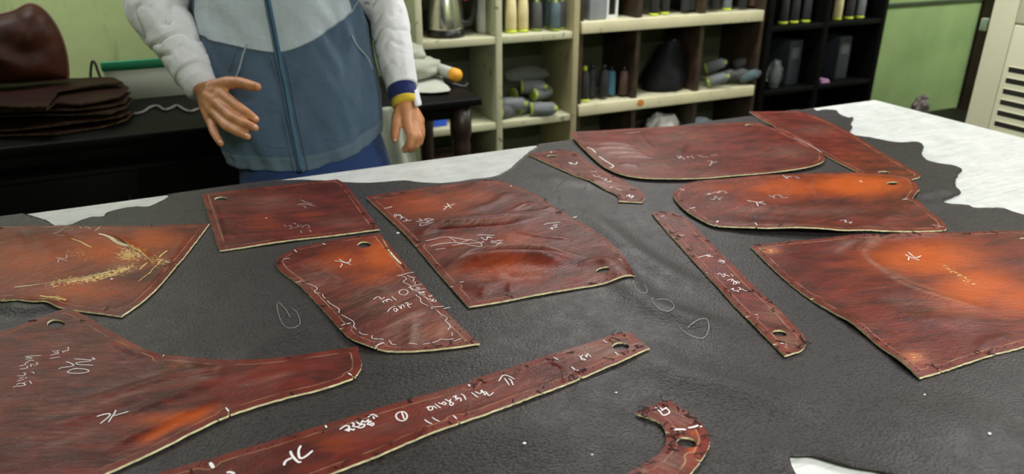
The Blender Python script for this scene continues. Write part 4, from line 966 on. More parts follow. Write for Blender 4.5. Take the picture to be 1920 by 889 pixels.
L_cuff0 = L_wr - ldir * .050; L_cuff1 = L_wr + ldir * .004
out_r = -SD * .012
sl = make('sleeve', sleeve([R_sh + Vector((0, 0, .005)), R_sh.lerp(R_el, .55) + out_r, R_el + out_r, R_el.lerp(R_wr, .4), R_cuff0], [.088, .086, .085, .086, .084, .080, .072, .064, .056], 1.0, amp=.075), M_SLEEVE, man, label='light grey sleeve of the outstretched arm')
make('cuff', tube([R_cuff0 - rdir * .004, R_cuff0 + rdir * .012, R_cuff0 + rdir * .035, R_cuff1], lambda s: [.053, .0515, .047, .0455][min(3, int(s * 3.01))], 40, lambda s, a: .012 * math.sin(a * 20)), M_SLEEVE, sl)
sl = make('sleeve', sleeve([L_sh + Vector((0, 0, .005)), L_sh.lerp(L_el, .55) + SD * .01, L_el + SD * .004, L_el.lerp(L_wr, .45), L_cuff0 - ldir * .004], [.086, .078, .070, .064, .060, .058, .056, .052, .047], 5.0, amp=.07), M_SLEEVE, man, label='light grey sleeve of the hanging arm')
def cuff(a0, a1, r0, r1): return tube([a0, a0.lerp(a1, .08), a0.lerp(a1, .5), a0.lerp(a1, .92), a1], lambda s: (r0 + (r1 - r0) * s) * (.97 if s in (0, 1) else 1), 60, lambda s, a: .012 * math.sin(a * 20))
make('cuff', cuff(L_cuff0 - ldir * .006, L_cuff0 + ldir * .037, .0425, .0405), M_NAVY, sl, label='navy knit cuff')
make('cuff_stripe', cuff(L_cuff0 + ldir * .0365, L_cuff0 + ldir * .055, .0405, .0395), M_YELLOW, sl, label='yellow stripe at the end of the cuff')
gp = [L_cuff0 + ldir * (.052 * k / 6) + SD * .036 - FR * -.020 for k in range(7)]
make('cuff_placket', loft([[tuple(p + SD * x + FR * y) for x, y in ((-.010, .0), (.006, -.012), (.012, -.012), (.010, .0), (.002, .012), (-.008, .012))] for p in gp]), M_SLEEVE, sl)

# jeans and shoes
jr = []
for i in range(9):
    z = hz + .05 - .17 * i / 8; c = axis_at(z)
    jr.append([tuple(c + SD * math.copysign(abs(math.sin(a)) ** .85, math.sin(a)) * (.205 + .003 * i) + SD * .018 + FR * math.cos(a) * (.124 - .001 * i)) for a in angs[::2]])
jeans = make('jeans', loft(jr), M_JEANS, man, label='blue denim jeans')
for s in (-1, 1):
    h0 = axis_at(hz - .06) + SD * .092 * s; k0 = axis_at(.47) + SD * .10 * s; a0 = axis_at(.05) + SD * .105 * s - FR * .02
    make('trouser_leg', tube(catmull([h0, k0, a0], 10), lambda q: .105 - .04 * min(1, q * 1.1), 28, lambda q, a: .03 * noise.noise(Vector((q * 9, math.cos(a), math.sin(a) + s)))), M_JEANS, jeans)
    sh = axis_at(0) + SD * .108 * s + FR * .05
    make('shoe', join(*[([(sh.x + FR.x * x * .145 + SD.x * y * .048, sh.y + FR.y * x * .145 + SD.y * y * .048, max(.0, .045 + z * .045 - .02 * x)) for x, y, z in ellipsoid((0, 0, 0), (1, 1, 1), 24, 12)[0]], ellipsoid((0, 0, 0), (1, 1, 1), 24, 12)[1])]), M_SHOE, man)
# ------------------------------------------------------------------ shelving along the back wall
YS = 3.46; SD_ = 0.36; YB = YS + SD_
def X_at(u, v=100): return PY(u, v, YS)[0]
def Z_at(u, v): return PY(u, v, YS)[2]
PXS = 0.00272
z1, z2 = Z_at(935, 69), Z_at(935, 230)
xa, xb, xc = X_at(788), X_at(936), X_at(1079)
TH_ = 0.034
shelf = thing('shelf_unit', 'cream painted shelf unit with chipped edges behind the man', 'shelf', ((xa + xc) / 2, YS + SD_ / 2, 0))
for x in (xa, xb):
    make('upright', box(x - TH_ / 2, x + TH_ / 2, YS, YB, 0, 1.95, .003), M_CREAM, shelf)
make('upright', box(xc - TH_ / 2, xc + TH_ / 2, YS - .004, YB, 0, 1.95, .003), chipped_paint('bare_chipped_upright', (0.40, 0.36, 0.20), (0.07, 0.05, 0.03)), shelf, label='worn upright with bare wood patches')
for zz in (0.06, z2, z1, z1 + (z1 - z2), 1.93):
    for x, y in ((xa, xb), (xb, xc)):
        make('shelf_board', box(x + TH_ / 2 + .001, y - TH_ / 2 - .001, YS + .003, YB, zz - .036, zz, .003), M_CREAM, shelf)
make('back_panel', box(xa, xc, YB + .001, YB + .008, .05, 1.93), mat('olive_back_board', (.055, .06, .033), .7), shelf, smooth=False)

zb1, zb2 = Z_at(1250, 32), Z_at(1250, 180)
xd = [X_at(1085) + .012, X_at(1200), X_at(1318), X_at(1428)]
sh2 = thing('shelf_unit', 'dark brown pigeonhole shelf with thick cream front strips', 'shelf', ((xd[0] + xd[-1]) / 2, YS + SD_ / 2, 0))
for k, x in enumerate(xd):
    make('divider', box(x - .014 + (.012 if k == 0 else 0), x + .014 + (.012 if k == 0 else 0), YS + .024, YB, 0, 1.95, .002), M_BROWN, sh2)
for zz in (.08, zb2, zb1, zb1 + (zb1 - zb2), 1.90):
    for x, y in zip(xd, xd[1:]):
        make('shelf_board', box(x + .027, y - .0145, YS + .024, YB, zz - .03, zz, .002), M_CREAM, sh2)
    make('front_strip', box(xd[0] + .002, xd[-1] - .02, YS, YS + .0235, zz - .058, zz + .002, .003), M_TAPE, sh2)
make('back_panel', box(xd[0], xd[-1], YB + .001, YB + .008, .05, 1.93), mat('olive_back_board', (.055, .06, .033), .7), sh2, smooth=False)
w = PY(1201, 193, YS)
make('rust_stain', ellipsoid((w[0], YS - .0004, w[2]), (.024, .0014, .02), 12, 6), mat('rust', (.55, .20, .03), .8), sh2)

xe, xf = xd[-1] + .03, X_at(1652, 100)
sh3 = thing('shelf_unit', 'black open shelf at the right end of the back wall', 'shelf', ((xe + xf) / 2, YS + SD_ / 2, 0))
ze1, ze2 = Z_at(1540, 44), Z_at(1540, 160)
for x in (xe + .02, (xe + xf) / 2 - .02, xf - .02):
    make('upright', box(x - .018, x + .018, YS + .01, YB, 0, 1.95, .002), M_BLACK, sh3)
for zz in (.1, ze2, ze1, ze1 + (ze1 - ze2), 1.9):
    for a, b in ((xe + .039, (xe + xf) / 2 - .039), ((xe + xf) / 2 - .001, xf - .039)):
        make('shelf_board', box(a, b, YS + .012, YB, zz - .03, zz, .002), M_BLACK, sh3)
make('back_panel', box(xe, xf, YB + .001, YB + .008, .05, 1.93), mat('dark_back_board', (.005, .005, .006), .6, spec=.1), sh3, smooth=False)

# --- kettle and bottle
M_SS = mat('brushed_steel', (.62, .61, .58), .22, .05, 5, metal=1.0); M_BLKP = mat('black_plastic', (.008, .008, .008), .3)
kx, ky = PY(836, 60, YS + .13)[0], YS + .13
ket = thing('kettle', 'steel electric kettle with black base and handle on the cream shelf', 'kettle', (kx, ky, z1))
make('body', lathe((kx, ky, z1 + .035), [(.088, 0), (.090, .01), (.086, .09), (.076, .17), (.066, .20)], 36), M_SS, ket)
make('base', lathe((kx, ky, z1), [(.094, 0), (.096, .012), (.092, .032), (.088, .036)], 36), M_BLKP, ket)
make('lid', lathe((kx, ky, z1 + .235), [(.066, 0), (.066, .012), (.04, .026), (.012, .03), (.012, .045)], 36), M_BLKP, ket)
make('handle', tube(catmull([(kx + .065, ky - .02, z1 + .225), (kx + .125, ky - .03, z1 + .225), (kx + .142, ky - .03, z1 + .15), (kx + .125, ky - .03, z1 + .075), (kx + .084, ky - .02, z1 + .055)], 6), .017, 12), M_BLKP, ket)
make('switch', box(kx + .075, kx + .10, ky - .06, ky - .04, z1 + .17, z1 + .20, .004), mat('red_switch', (.5, .02, .01), .4), ket)
make('spout', tube([(kx - .06, ky - .02, z1 + .205), (kx - .098, ky - .03, z1 + .235)], lambda s: .026 - .01 * s, 12), M_SS, ket)
bx, by = PY(908, 62, YS + .17)[0], YS + .17
bt = thing('bottle', 'white plastic bottle beside the kettle', 'bottle', (bx, by, z1))
make('body', lathe((bx, by, z1), [(.036, 0), (.040, .005), (.040, .15), (.034, .19), (.018, .215), (.018, .23)], 24), mat('white_plastic', (.74, .74, .70), .4, .03), bt)
make('cap', lathe((bx, by, z1 + .23), [(.022, 0), (.022, .025), (.018, .03)], 20), mat('white_plastic', (.74, .74, .70), .4, .03), bt)

# --- cones of thread
def plastic():
    t = NT('clear_wrap')
    return t.set(Base_Color=(.80, .84, .84, 1), Roughness=.12, Transmission_Weight=.93, IOR=1.15, Normal=t.bump(t.noise(t.obj(), 70, 5), .8, .004))
M_WRAP = plastic()
THR = {k: mat('thread_' + k, c, .75, .1, 20, .5, 400) for k, c in dict(cream=(.62, .54, .28), black=(.010, .010, .011), grey=(.15, .17, .18), charcoal=(.020, .021, .023), teal=(.03, .10, .12), brown=(.06, .03, .018), blue=(.06, .16, .24)).items()}
def cone(pos, h, r, key, label, group, axis=(0, 0, 1), wrap=False, base=True):
    c = thing('thread_cone', label, 'thread cone', pos, group); A = Vector(axis).normalized(); P = Vector(pos)
    if base: make('base', lathe(P, [(r * .8, 0), (r * 1.06, .002), (r * 1.06, .012), (r * .7, .016)], 20, axis), M_LIME, c)
    make('winding', lathe(P, [(r * .92, .016), (r, .022), (r * .98, h * .5), (r * .86, h * .86), (r * .5, h * .92)], 20, axis), THR[key], c)
    make('tip', lathe(P, [(r * .42, h * .90), (r * .36, h * 1.06), (r * .2, h * 1.06)], 14, axis), M_LIME if base else M_BLKP, c)
    if wrap: make('wrapper', lathe(P, [(r * 1.10, .0), (r * 1.16, .03), (r * 1.12, h * .5), (r * 1.06, h * .9), (r * .6, h * 1.02), (r * .3, h * 1.1)], 20, axis), M_WRAP, c)
    return c
ord_ = ['first', 'second', 'third', 'fourth', 'fifth', 'sixth', 'seventh', 'eighth']
for k, u in enumerate((958, 980)):
    cone((PY(u, 62, YS + .10)[0], YS + .10, z1), .19, .029, 'cream', 'cream thread cone with lime base, %s of the pair on the cream shelf' % ('left' if k == 0 else 'right'), 'cream thread cones')
for k, (u, dy, key) in enumerate(((1006, .10, 'black'), (1028, .15, 'teal'), (1052, .10, 'black'), (1040, .06, 'teal'))):
    cone((PY(u, 60, YS + dy)[0], YS + dy, z1), .15, .026, key, '%s wrapped dark thread cone from the left, upper right box of the cream shelf' % ord_[k], 'wrapped cones in the upper cream box', wrap=True)
cr = PY(1045, 20, YS + .12)
make('plastic_bag', crumple((cr[0], YS + .20, z1 + .20), (.075, .06, .05), 3), M_WRAP, loc=(cr[0], YS + .20, z1 + .15), label='crumpled clear bag on top of the dark cones in the cream shelf', cat='bag')
# a wrapped heap lying in the lower right box of the cream shelf
lie = [(958, 208, .05, 0), (962, 185, .10, .03), (995, 206, .10, .0), (1018, 204, .05, .0), (1022, 186, .09, .065), (1000, 170, .14, .10), (985, 178, .20, .05)]
for k, (u, v, dy, dz) in enumerate(lie):
    x = PY(u, v, YS + dy)[0]; r = .032
    cone((x - .075, YS + dy, z2 + .038 + dz), .135, r, ['charcoal', 'grey', 'grey', 'grey', 'grey', 'grey', 'charcoal'][k], '%s lying thread cone in the wrapped heap, lower right box of the cream shelf' % ord_[k], 'wrapped heap of lying cones', axis=(1, (-1) ** k * .35, .0), wrap=True)
hb = PY(998, 150, YS + .16)
make('plastic_bag', crumple((hb[0], YS + .22, z2 + .185), (.12, .08, .04), 5), M_WRAP, loc=(hb[0], YS + .22, z2 + .145), label='crumpled clear bag over the heap of lying thread cones', cat='bag')

# brown shelf, upper row
M_GREYBOX = mat('grey_card', (.20, .22, .23), .6); M_WHITE = mat('white_card', (.66, .68, .68), .5, .05)
x = PY(1112, 28, YS + .1)[0]
gb = thing('box', 'grey cardboard box at the left end of the brown shelf upper row', 'box', (x, YS + .12, zb1))
make('carton', box(x - .05, x + .05, YS + .05, YS + .2, zb1, zb1 + .16, .003), M_GREYBOX, gb)
make('lid_flap', box(x - .052, x + .052, YS + .048, YS + .202, zb1 + .14, zb1 + .165, .002), M_GREYBOX, gb)
x = PY(1146, 24, YS + .1)[0]
fr = thing('frame', 'small pale blue-white upright frame beside the grey box', 'frame', (x, YS + .1, zb1))
make('rim', join(box(x - .035, x - .022, YS + .09, YS + .11, zb1, zb1 + .14), box(x + .022, x + .035, YS + .09, YS + .11, zb1, zb1 + .14), box(x - .0219, x + .0219, YS + .09, YS + .11, zb1, zb1 + .016), box(x - .0219, x + .0219, YS + .09, YS + .11, zb1 + .124, zb1 + .14)), M_WHITE, fr, smooth=False)
make('panel', box(x - .0219, x + .0219, YS + .10, YS + .106, zb1 + .0165, zb1 + .1235), M_BLKP, fr, smooth=False)
for k, (u, key, b) in enumerate(((1226, 'black', True), (1250, 'black', True), (1284, 'charcoal', False), (1298, 'charcoal', False), (1338, 'black', False), (1366, 'grey', True), (1390, 'black', False), (1412, 'brown', False))):
    cone((PY(u, 22, YS + .08)[0], YS + .08 + .02 * (k % 2), zb1), .17, .026, key, '%s thread cone from the left in the brown shelf upper row' % ord_[k], 'thread cones, brown shelf upper row', base=b)
# middle row: cones, black bag, wrapped cones
for k, (u, key) in enumerate(((1094, 'black'), (1112, 'charcoal'), (1129, 'black'), (1148, 'blue'), (1166, 'brown'))):
    cone((PY(u, 188, YS + .09)[0], YS + .085 + .03 * (k % 2), zb2), .18 - .02 * (k > 2), .027, key, '%s dark thread cone from the left beside the black bag, middle row' % ord_[k], 'dark thread cones, brown shelf middle row', base=(k in (0,)))
bgx = PY(1243, 180, YS + .15)[0]; bg = thing('bag', 'slumped black bag in the middle box of the brown shelf', 'bag', (bgx, YS + .16, zb2))
M_BAG = mat('black_nylon', (.006, .0068, .008), .65, .2, 12, .4, 40, spec=.2)
rings = []
for i in range(15):
    q = i / 14; z = zb2 + .003 + .285 * q; wv = (.125 * (1 - .72 * q ** 2.2)) * (1 + .1 * math.sin(q * 7)); ox = .045 * q
    rings.append([(bgx + ox + math.cos(a) * wv * (1 + .1 * noise.noise(Vector((math.cos(a) * 2, q * 5, math.sin(a) * 2)))), YS + .16 + math.sin(a) * wv * .75 * (1 + .15 * noise.noise(Vector((math.cos(a) * 2, q * 5, 5 + math.sin(a) * 2)))), z) for a in [2 * math.pi * k / 32 for k in range(32)]])
make('sack', loft(rings), M_BAG, bg)
make('tie', lathe((bgx + .045, YS + .16, zb2 + .275), [(.036, 0), (.040, .006), (.036, .012)], 20), M_BLKP, bg)
for k, (u, v, dz, key) in enumerate(((1330, 172, 0, 'grey'), (1352, 172, 0, 'charcoal'), (1345, 160, .06, 'grey'), (1388, 168, 0, 'teal'), (1374, 172, 0, 'black'), (1398, 160, .06, 'charcoal'))):
    cone((PY(u, v, YS + .08)[0] - .03, YS + .07 + .05 * (k % 3), zb2 + .034 + dz), .12, .028, key, '%s plastic-wrapped cone from the left in the right box of the brown shelf middle row' % ord_[k], 'wrapped cones, brown shelf middle row', axis=(.7, -.6, .35), wrap=True, base=(k in (0, 2)))
# bottom row: white cloth and a pale bag
x = PY(1250, 232, YS + .1)[0]; zbb = Z_at(1250, 240) - .03
cl = thing('cloth_bundle', 'white cloth bundle peeking over the hide in the brown shelf bottom row', 'cloth', (x, YS + .14, .08))
make('folds', crumple((x, YS + .14, zbb - .06), (.10, .09, .14), 8, .3, 1.6), mat('white_cotton', (.74, .74, .71), .8, .06), cl)
make('stack', box(x - .1, x + .1, YS + .05, YS + .24, .085, zbb - .17, .02), mat('white_cotton', (.74, .74, .71), .8, .06), cl)
x = PY(1328, 232, YS + .08)[0]
cl = thing('cloth_bundle', 'pale blue-grey bundle in the right box of the bottom row', 'cloth', (x, YS + .14, .08))
make('folds', crumple((x, YS + .13, zbb - .08), (.085, .08, .10), 12, .25, 1.7), mat('pale_blue_cotton', (.42, .50, .56), .8, .06), cl)
make('stack', box(x - .09, x + .09, YS + .05, YS + .22, .085, zbb - .16, .02), mat('pale_blue_cotton', (.42, .50, .56), .8, .06), cl)
# blue box, lower left box of the cream shelf
x = PY(818, 238, YS + .06)[0]
bb = thing('box', 'blue plastic box on the lower cream shelf behind the black table', 'box', (x, YS + .14, z2))
make('tub', box(x - .055, x + .055, YS + .05, YS + .22, z2, z2 + .05, .004), mat('blue_plastic', (.02, .10, .62), .4, .05), bb)
make('lid', box(x - .058, x + .058, YS + .047, YS + .223, z2 + .05, z2 + .06, .003), mat('blue_plastic', (.02, .10, .62), .4, .05), bb)
x = PY(835, 285, YS + .1)[0]
cb = thing('box', 'brown cardboard box on the floor of the cream shelf', 'box', (x, YS + .17, .06))
make('carton', box(x - .13, x + .16, YS + .04, YS + .3, .06, .30, .004), mat('brown_card', (.10, .06, .03), .7), cb)
make('flap', box(x - .131, x + .161, YS + .039, YS + .17, .30, .305, .001), mat('brown_card', (.10, .06, .03), .7), cb)
# black shelf contents
for k, (u, key) in enumerate(((1470, 'black'), (1490, 'black'), (1512, 'charcoal'), (1570, 'cream'), (1592, 'charcoal'), (1612, 'grey'))):
    cone((PY(u, 40, YS + .08)[0], YS + .09, ze1), .19, .028, key, '%s thread cone with lime base from the left on the black shelf' % ord_[k], 'thread cones on the black shelf')
for k, u in enumerate((1470, 1560)):
    x = PY(u, 100, YS + .2)[0]
    c = thing('box', 'dark blue-grey box file, %s of the two on the black shelf' % ('left' if k == 0 else 'right'), 'box', (x, YS + .2, ze2))
    make('body', box(x - .05, x + .05, YS + .1, YS + .32, ze2, ze2 + .27, .004), mat('blue_grey_card', (.03, .038, .046), .55), c)
    make('spine_label', box(x - .03, x + .03, YS + .0985, YS + .1, ze2 + .16, ze2 + .23, 0), mat('faded_label', (.08, .095, .11), .6), c, smooth=False)
x = PY(1453, 150, YS + .06)[0]
wb = thing('bottle', 'plastic-wrapped bottle lying against the left end of the black shelf', 'bottle', (x, YS + .07, ze2))
make('body', lathe((x, YS + .07, ze2), [(.03, 0), (.033, .01), (.03, .10), (.014, .14), (.014, .165)], 20), mat('smoky_plastic', (.05, .06, .065), .2), wb)
make('wrapper', crumple((x, YS + .07, ze2 + .085), (.045, .045, .085), 15, .2), M_WRAP, wb)
x = PY(1548, 157, YS + .03)[0]
pk = thing('cloth_bundle', 'small folded pink-violet cloth on the black shelf', 'cloth', (x, YS + .06, ze2))
make('folds', box(x - .035, x + .035, YS + .03, YS + .10, ze2, ze2 + .013, .005), mat('pink_cloth', (.40, .20, .36), .8), pk)
make('top_fold', box(x - .033, x + .028, YS + .032, YS + .098, ze2 + .0135, ze2 + .024, .005), mat('pink_cloth', (.40, .20, .36), .8), pk)

# ------------------------------------------------------------------ green panel in a dark rounded frame, bench, air conditioner
YP = 3.70
pa, pb = PY(1626, 205, YP), PY(1797, 210, YP); ptop = PY(1750, 4, YP)[2]
xl, xr, zl_, zr_ = X_at(1652) + .1, PY(1812, 120, YP)[0], .06, 1.75
gp_ = thing('framed_panel', 'tall green glossy panel in a dark brown frame with rounded corners', 'panel', ((xl + xr) / 2, YP, 0))
def rrect(x0, x1, z0, z1, r, n=8):
    out = []
    for cx, cz, a0 in ((x1 - r, z0 + r, -math.pi / 2), (x1 - r, z1 - r, 0), (x0 + r, z1 - r, math.pi / 2), (x0 + r, z0 + r, math.pi)):
        for k in range(n + 1): a = a0 + math.pi / 2 * k / n; out.append((cx + r * math.cos(a), cz + r * math.sin(a)))
    return out
outer = rrect(xl - .10, xr + .16, zl_ - .05, zr_ + .1, .14); inner = rrect(xl - .02, xr, zl_, zr_, .10)
nn = len(outer); ringsV = [(x, YP - .03, z) for x, z in outer] + [(x, YP - .03, z) for x, z in inner] + [(x, YP + .02, z) for x, z in inner] + [(x, YP + .02, z) for x, z in outer]
ringsF = []
for a in range(4):
    b = (a + 1) % 4
    for k in range(nn): ringsF.append((a * nn + k, a * nn + (k + 1) % nn, b * nn + (k + 1) % nn, b * nn + k))
make('frame', (ringsV, ringsF), mat('dark_brown_lacquer', (.012, .006, .004), .5, .3, 5, spec=.15), gp_, smooth=False)
t = NT('green_glossy_panel'); oc = t.obj()
t.set(Base_Color=t.mix(t.ramp(t.noise(oc, 2.5, 4), .3, .7), (.17, .27, .11), (.27, .37, .16)), Roughness=.35)
make('pane', (join(*[([(x, YP - .005, z) for x, z in inner] + [(x, YP + .015, z) for x, z in inner], [tuple(range(nn - 1, -1, -1)), tuple(range(nn, 2 * nn))] + [(k, (k + 1) % nn, nn + (k + 1) % nn, nn + k) for k in range(nn)])])), t.m, gp_, smooth=False)
make('rail', box(xl - .02, xr, YP - .02, YP - .006, ptop - .012, ptop + .012, .003), mat('dark_green_rail', (.03, .045, .025), .5), gp_)
bnx0, bnx1 = PY(1690, 200, 3.3)[0], PY(1830, 200, 3.3)[0]
zbn = PY(1725, 232, 3.25)[2]
bn = thing('low_bench', 'low dark bench under the green panel', 'bench', ((bnx0 + bnx1) / 2, 3.3, 0))
make('seat', box(bnx0, bnx1, 3.12, 3.46, zbn - .03, zbn, .004), M_BLACK, bn)
for x in (bnx0 + .03, bnx1 - .03):
    for y in (3.15, 3.43): make('leg', box(x - .02, x + .02, y - .02, y + .02, 0, zbn - .03, .002), M_BLACK, bn)
c = PY(1728, 190, 3.25)
cb = thing('plastic_bundle', 'small crumpled grey plastic bundle behind the far table edge', 'bundle', (c[0], 3.25, zbn))
make('wrap', crumple((c[0], 3.25, zbn + .085), (.052, .05, .085), 21, .35, 2.6), mat('grey_film', (.12, .10, .09), .25, .5, 30), cb)
make('knot', crumple((c[0] + .01, 3.24, zbn + .175), (.02, .02, .018), 22, .35, 2.6), mat('grey_film', (.12, .10, .09), .25, .5, 30), cb)

XA = 2.95
q = PX(1832, 110, XA); ya1 = q[1]; ya0 = ya1 - .56; yseam = PX(1886, 110, XA)[1]
M_AC = mat('cream_appliance', (.60, .60, .43), .42, .04, 3); M_SLOT = mat('dark_slot', (.012, .011, .008), .7)
ac = thing('air_conditioner', 'tall cream floor-standing air conditioner with dark louvre slots', 'air conditioner', (XA + .2, (ya0 + ya1) / 2, 0))
make('cabinet', box(XA + .012, XA + .40, ya0, ya1, 0, 1.80, .018, seg=3), M_AC, ac)
zs = PX(1880, 42, XA)[2]
make('front_panel', box(XA, XA + .0118, ya0 + .03, yseam, .05, zs - .003, .004), M_AC, ac)
make('front_panel', box(XA, XA + .0118, ya0 + .03, yseam, zs + .003, 1.77, .004), M_AC, ac)
make('corner_strip', box(XA + .003, XA + .0118, yseam + .003, ya1 - .012, .05, 1.77, .003), M_AC, ac)
make('clip', box(XA - .006, XA + .015, ya1 - .004, ya1 + .02, PX(1842, 58, XA)[2], PX(1846, 34, XA)[2], .004), mat('green_grey_plastic', (.20, .27, .17), .5), ac)
y_l0 = PX(1888, 140, XA)[1]
for k in range(9):
    v = 131 + 21.5 * k
    zz = PX(1895, v, XA)[2]
    make('louvre_slot', box(XA - .0012, XA + .004, ya0 + .07, y_l0 + .004 * k * 0, zz - .010, zz + .010, .003), M_SLOT, ac)
    make('louvre', box(XA - .004, XA + .002, ya0 + .07, y_l0, zz + .010, zz + .0135, .001), M_AC, ac)

# ------------------------------------------------------------------ black side table with the leather pile
BZ = 0.80
by0 = PZ(100, 268, BZ)[1]; bxr = PZ(908, 186, BZ)[0]; by1 = by0 + .60
bt_ = thing('side_table', 'long black wooden table behind the man', 'table', (0, (by0 + by1) / 2, 0))
make('table_top', box(-2.45, bxr, by0, by1, BZ - .03, BZ, .006), M_BLACK, bt_)
make('apron', box(-2.40, bxr - .07, by0 + .05, by0 + .075, BZ - .085, BZ - .03, .002), M_BLACK, bt_)
make('apron', box(-2.40, bxr - .07, by1 - .075, by1 - .05, BZ - .085, BZ - .03, .002), M_BLACK, bt_)
for x in (-2.36, bxr - .07):
    for y in (by0 + .07, by1 - .07):
        lg = make('leg', lathe((x, y, 0), [(.022, 0), (.026, .02), (.030, .30), (.034, .55), (.040, .60), (.034, .615), (.045, .64), (.045, BZ - .032)], 20), mat('dark_red_brown_wood', (.022, .010, .006), .4), bt_)
cbx = PY(640, 300, by0 + .1)[0]
shade_cab = thing('cabinet', 'added black cabinet darkening the space under the left part of the long black table', 'cabinet', (-1.2, by0 + .25, 0))
make('body', box(-2.33, cbx, by0 + .10, by1 - .10, .02, BZ - .135, .003), M_BLACK, shade_cab)  # added body that keeps the space under the table pitch-black
for k in range(4):
    w_ = (cbx + 2.33) / 4
    dr = make('door', box(-2.33 + w_ * k + .004, -2.33 + w_ * (k + 1) - .004, by0 + .082, by0 + .0995, .05, BZ - .15, .003), M_BLACK, shade_cab)
    make('handle', tube([(-2.33 + w_ * (k + 1) - .04, by0 + .068, .45), (-2.33 + w_ * (k + 1) - .04, by0 + .068, .57)], .005, 8), M_BLKP, dr)
def pile_sheet(z, right_px, front_px, back_v, seed, label, th=.006, wavy=.006):
    pts = [PZ(u, v, z) for u, v in front_px + right_px] ; yb = pts[-1][1]
    poly = [(p[0], p[1], 0) for p in pts] + [(p[0], p[1], 0) for p in [PZ(120, back_v, z), PZ(-160, back_v + 12, z)]] + [(pts[0][0] - .25, pts[0][1] + .02, 0)]
    poly = resample(catmull(poly, 1, True), .02)
    if area2(poly) < 0: poly = poly[::-1]
    poly = [(p[0], max(p[1], by0 + .012)) for p in poly]
    V2, T, L = sheet(poly, [], .02, seed); n = len(V2)
    z_ = np.array([z + wavy * (1 + noise.noise(Vector((x * 7, y * 7, seed)))) for x, y in V2])
    c = V2.mean(0)
    r = thing('leather_sheet', label, 'leather sheet', (float(c[0]), float(c[1]), z), 'leather pile on the black table')
    make('grain_side', ([(x, y, q + th) for (x, y), q in zip(V2, z_)], [tuple(int(i) for i in f) for f in T]), mat('dark_brown_leather', (.016, .0046, .0032), .6, .3, 9, .3, 60, spec=.12), r)
    EV = [(x, y, q + th) for (x, y), q in zip(V2, z_)] + [(x, y, q) for (x, y), q in zip(V2, z_)]
    EF = [(b, a, a + n, b + n) for lp in L for a, b in zip(lp, lp[1:] + lp[:1])] + [tuple(int(i) + n for i in f[::-1]) for f in T]
    make('raw_edge', (EV, EF), mat('tan_raw_edge', (.055, .034, .02), .8, .5, 60, spec=.1), r, smooth=False)
pile_sheet(BZ + .001, [(240, 228), (252, 215), (240, 205)], [(-60, 262), (30, 258), (110, 255), (190, 243)], 190, 1, 'brown leather sheet at the bottom of the pile', .006)
pile_sheet(BZ + .022, [(225, 225), (246, 214), (236, 200)], [(-60, 250), (40, 246), (120, 238), (180, 232)], 186, 2, 'second brown leather sheet from the bottom of the pile')
pile_sheet(BZ + .045, [(205, 218), (238, 205), (250, 190)], [(-60, 224), (40, 222), (110, 220), (170, 219)], 176, 3, 'third brown leather sheet from the bottom of the pile')
pile_sheet(BZ + .062, [(190, 206), (236, 196), (247, 178)], [(-60, 216), (60, 214), (95, 213), (140, 212)], 170, 4, 'fourth brown leather sheet from the bottom, with a rounded end')
pile_sheet(BZ + .082, [(150, 200), (225, 186), (243, 170), (225, 158)], [(-60, 208), (50, 212), (88, 212), (105, 200)], 158, 5, 'fifth brown leather sheet from the bottom of the pile')
pile_sheet(BZ + .102, [(110, 176), (180, 166), (232, 160), (215, 152)], [(-60, 204), (40, 206), (90, 206), (98, 190)], 152, 6, 'topmost brown leather sheet of the pile')
# puffed cushion cover standing behind the pile
YC = by0 + .44
cov = catmull([(-70, 60, 0), (-30, 34, 0), (5, 27, 0), (30, 20, 0), (55, 8, 0), (80, 18, 0), (104, 48, 0), (119, 84, 0), (126, 118, 0), (127, 150, 0), (124, 195, 0), (40, 205, 0), (-70, 200, 0), (-110, 120, 0)], 4, True)
oz = [PY(p[0], p[1], YC) for p in cov]; poly = resample([(p[0], max(p[2], BZ + .125), 0) for p in oz], .02)
if area2(poly) < 0: poly = poly[::-1]
V2, T, L = sheet(poly, [], .02, 9); n = len(V2); d = poly_dist(V2, poly); bul = .10 * np.sqrt(np.clip(1 - (1 - np.clip(d / .16, 0, 1)) ** 2, 0, 1))
fold = np.array([.045 * noise.noise(Vector((x * 5, z * 11, 3))) + .022 * noise.noise(Vector((x * 12, z * 20, 8))) for x, z in V2]) * np.clip(d / .05, 0, 1)
cu = thing('cushion_cover', 'puffed brown leather cushion cover standing behind the leather pile', 'cushion cover', (float(V2[:, 0].mean()), YC, BZ + .12))
M_COV = mat('chestnut_leather', (.044, .0115, .0055), .5, .3, 6, .3, 60, spec=.2)
make('front_panel', ([(x, YC - b - f - .004, z) for (x, z), b, f in zip(V2, bul, fold)], [tuple(int(i) for i in f) for f in T]), M_COV, cu)
make('back_panel', ([(x, YC + b * .6 + .004, z) for (x, z), b in zip(V2, bul)], [tuple(int(i) for i in f[::-1]) for f in T]), M_COV, cu)
make('piping', tube([(V2[i][0], YC, V2[i][1]) for i in L[0]] + [(V2[L[0][0]][0], YC, V2[L[0][0]][1])], .006, 8), mat('pale_brown_piping', (.12, .06, .035), .5), cu)
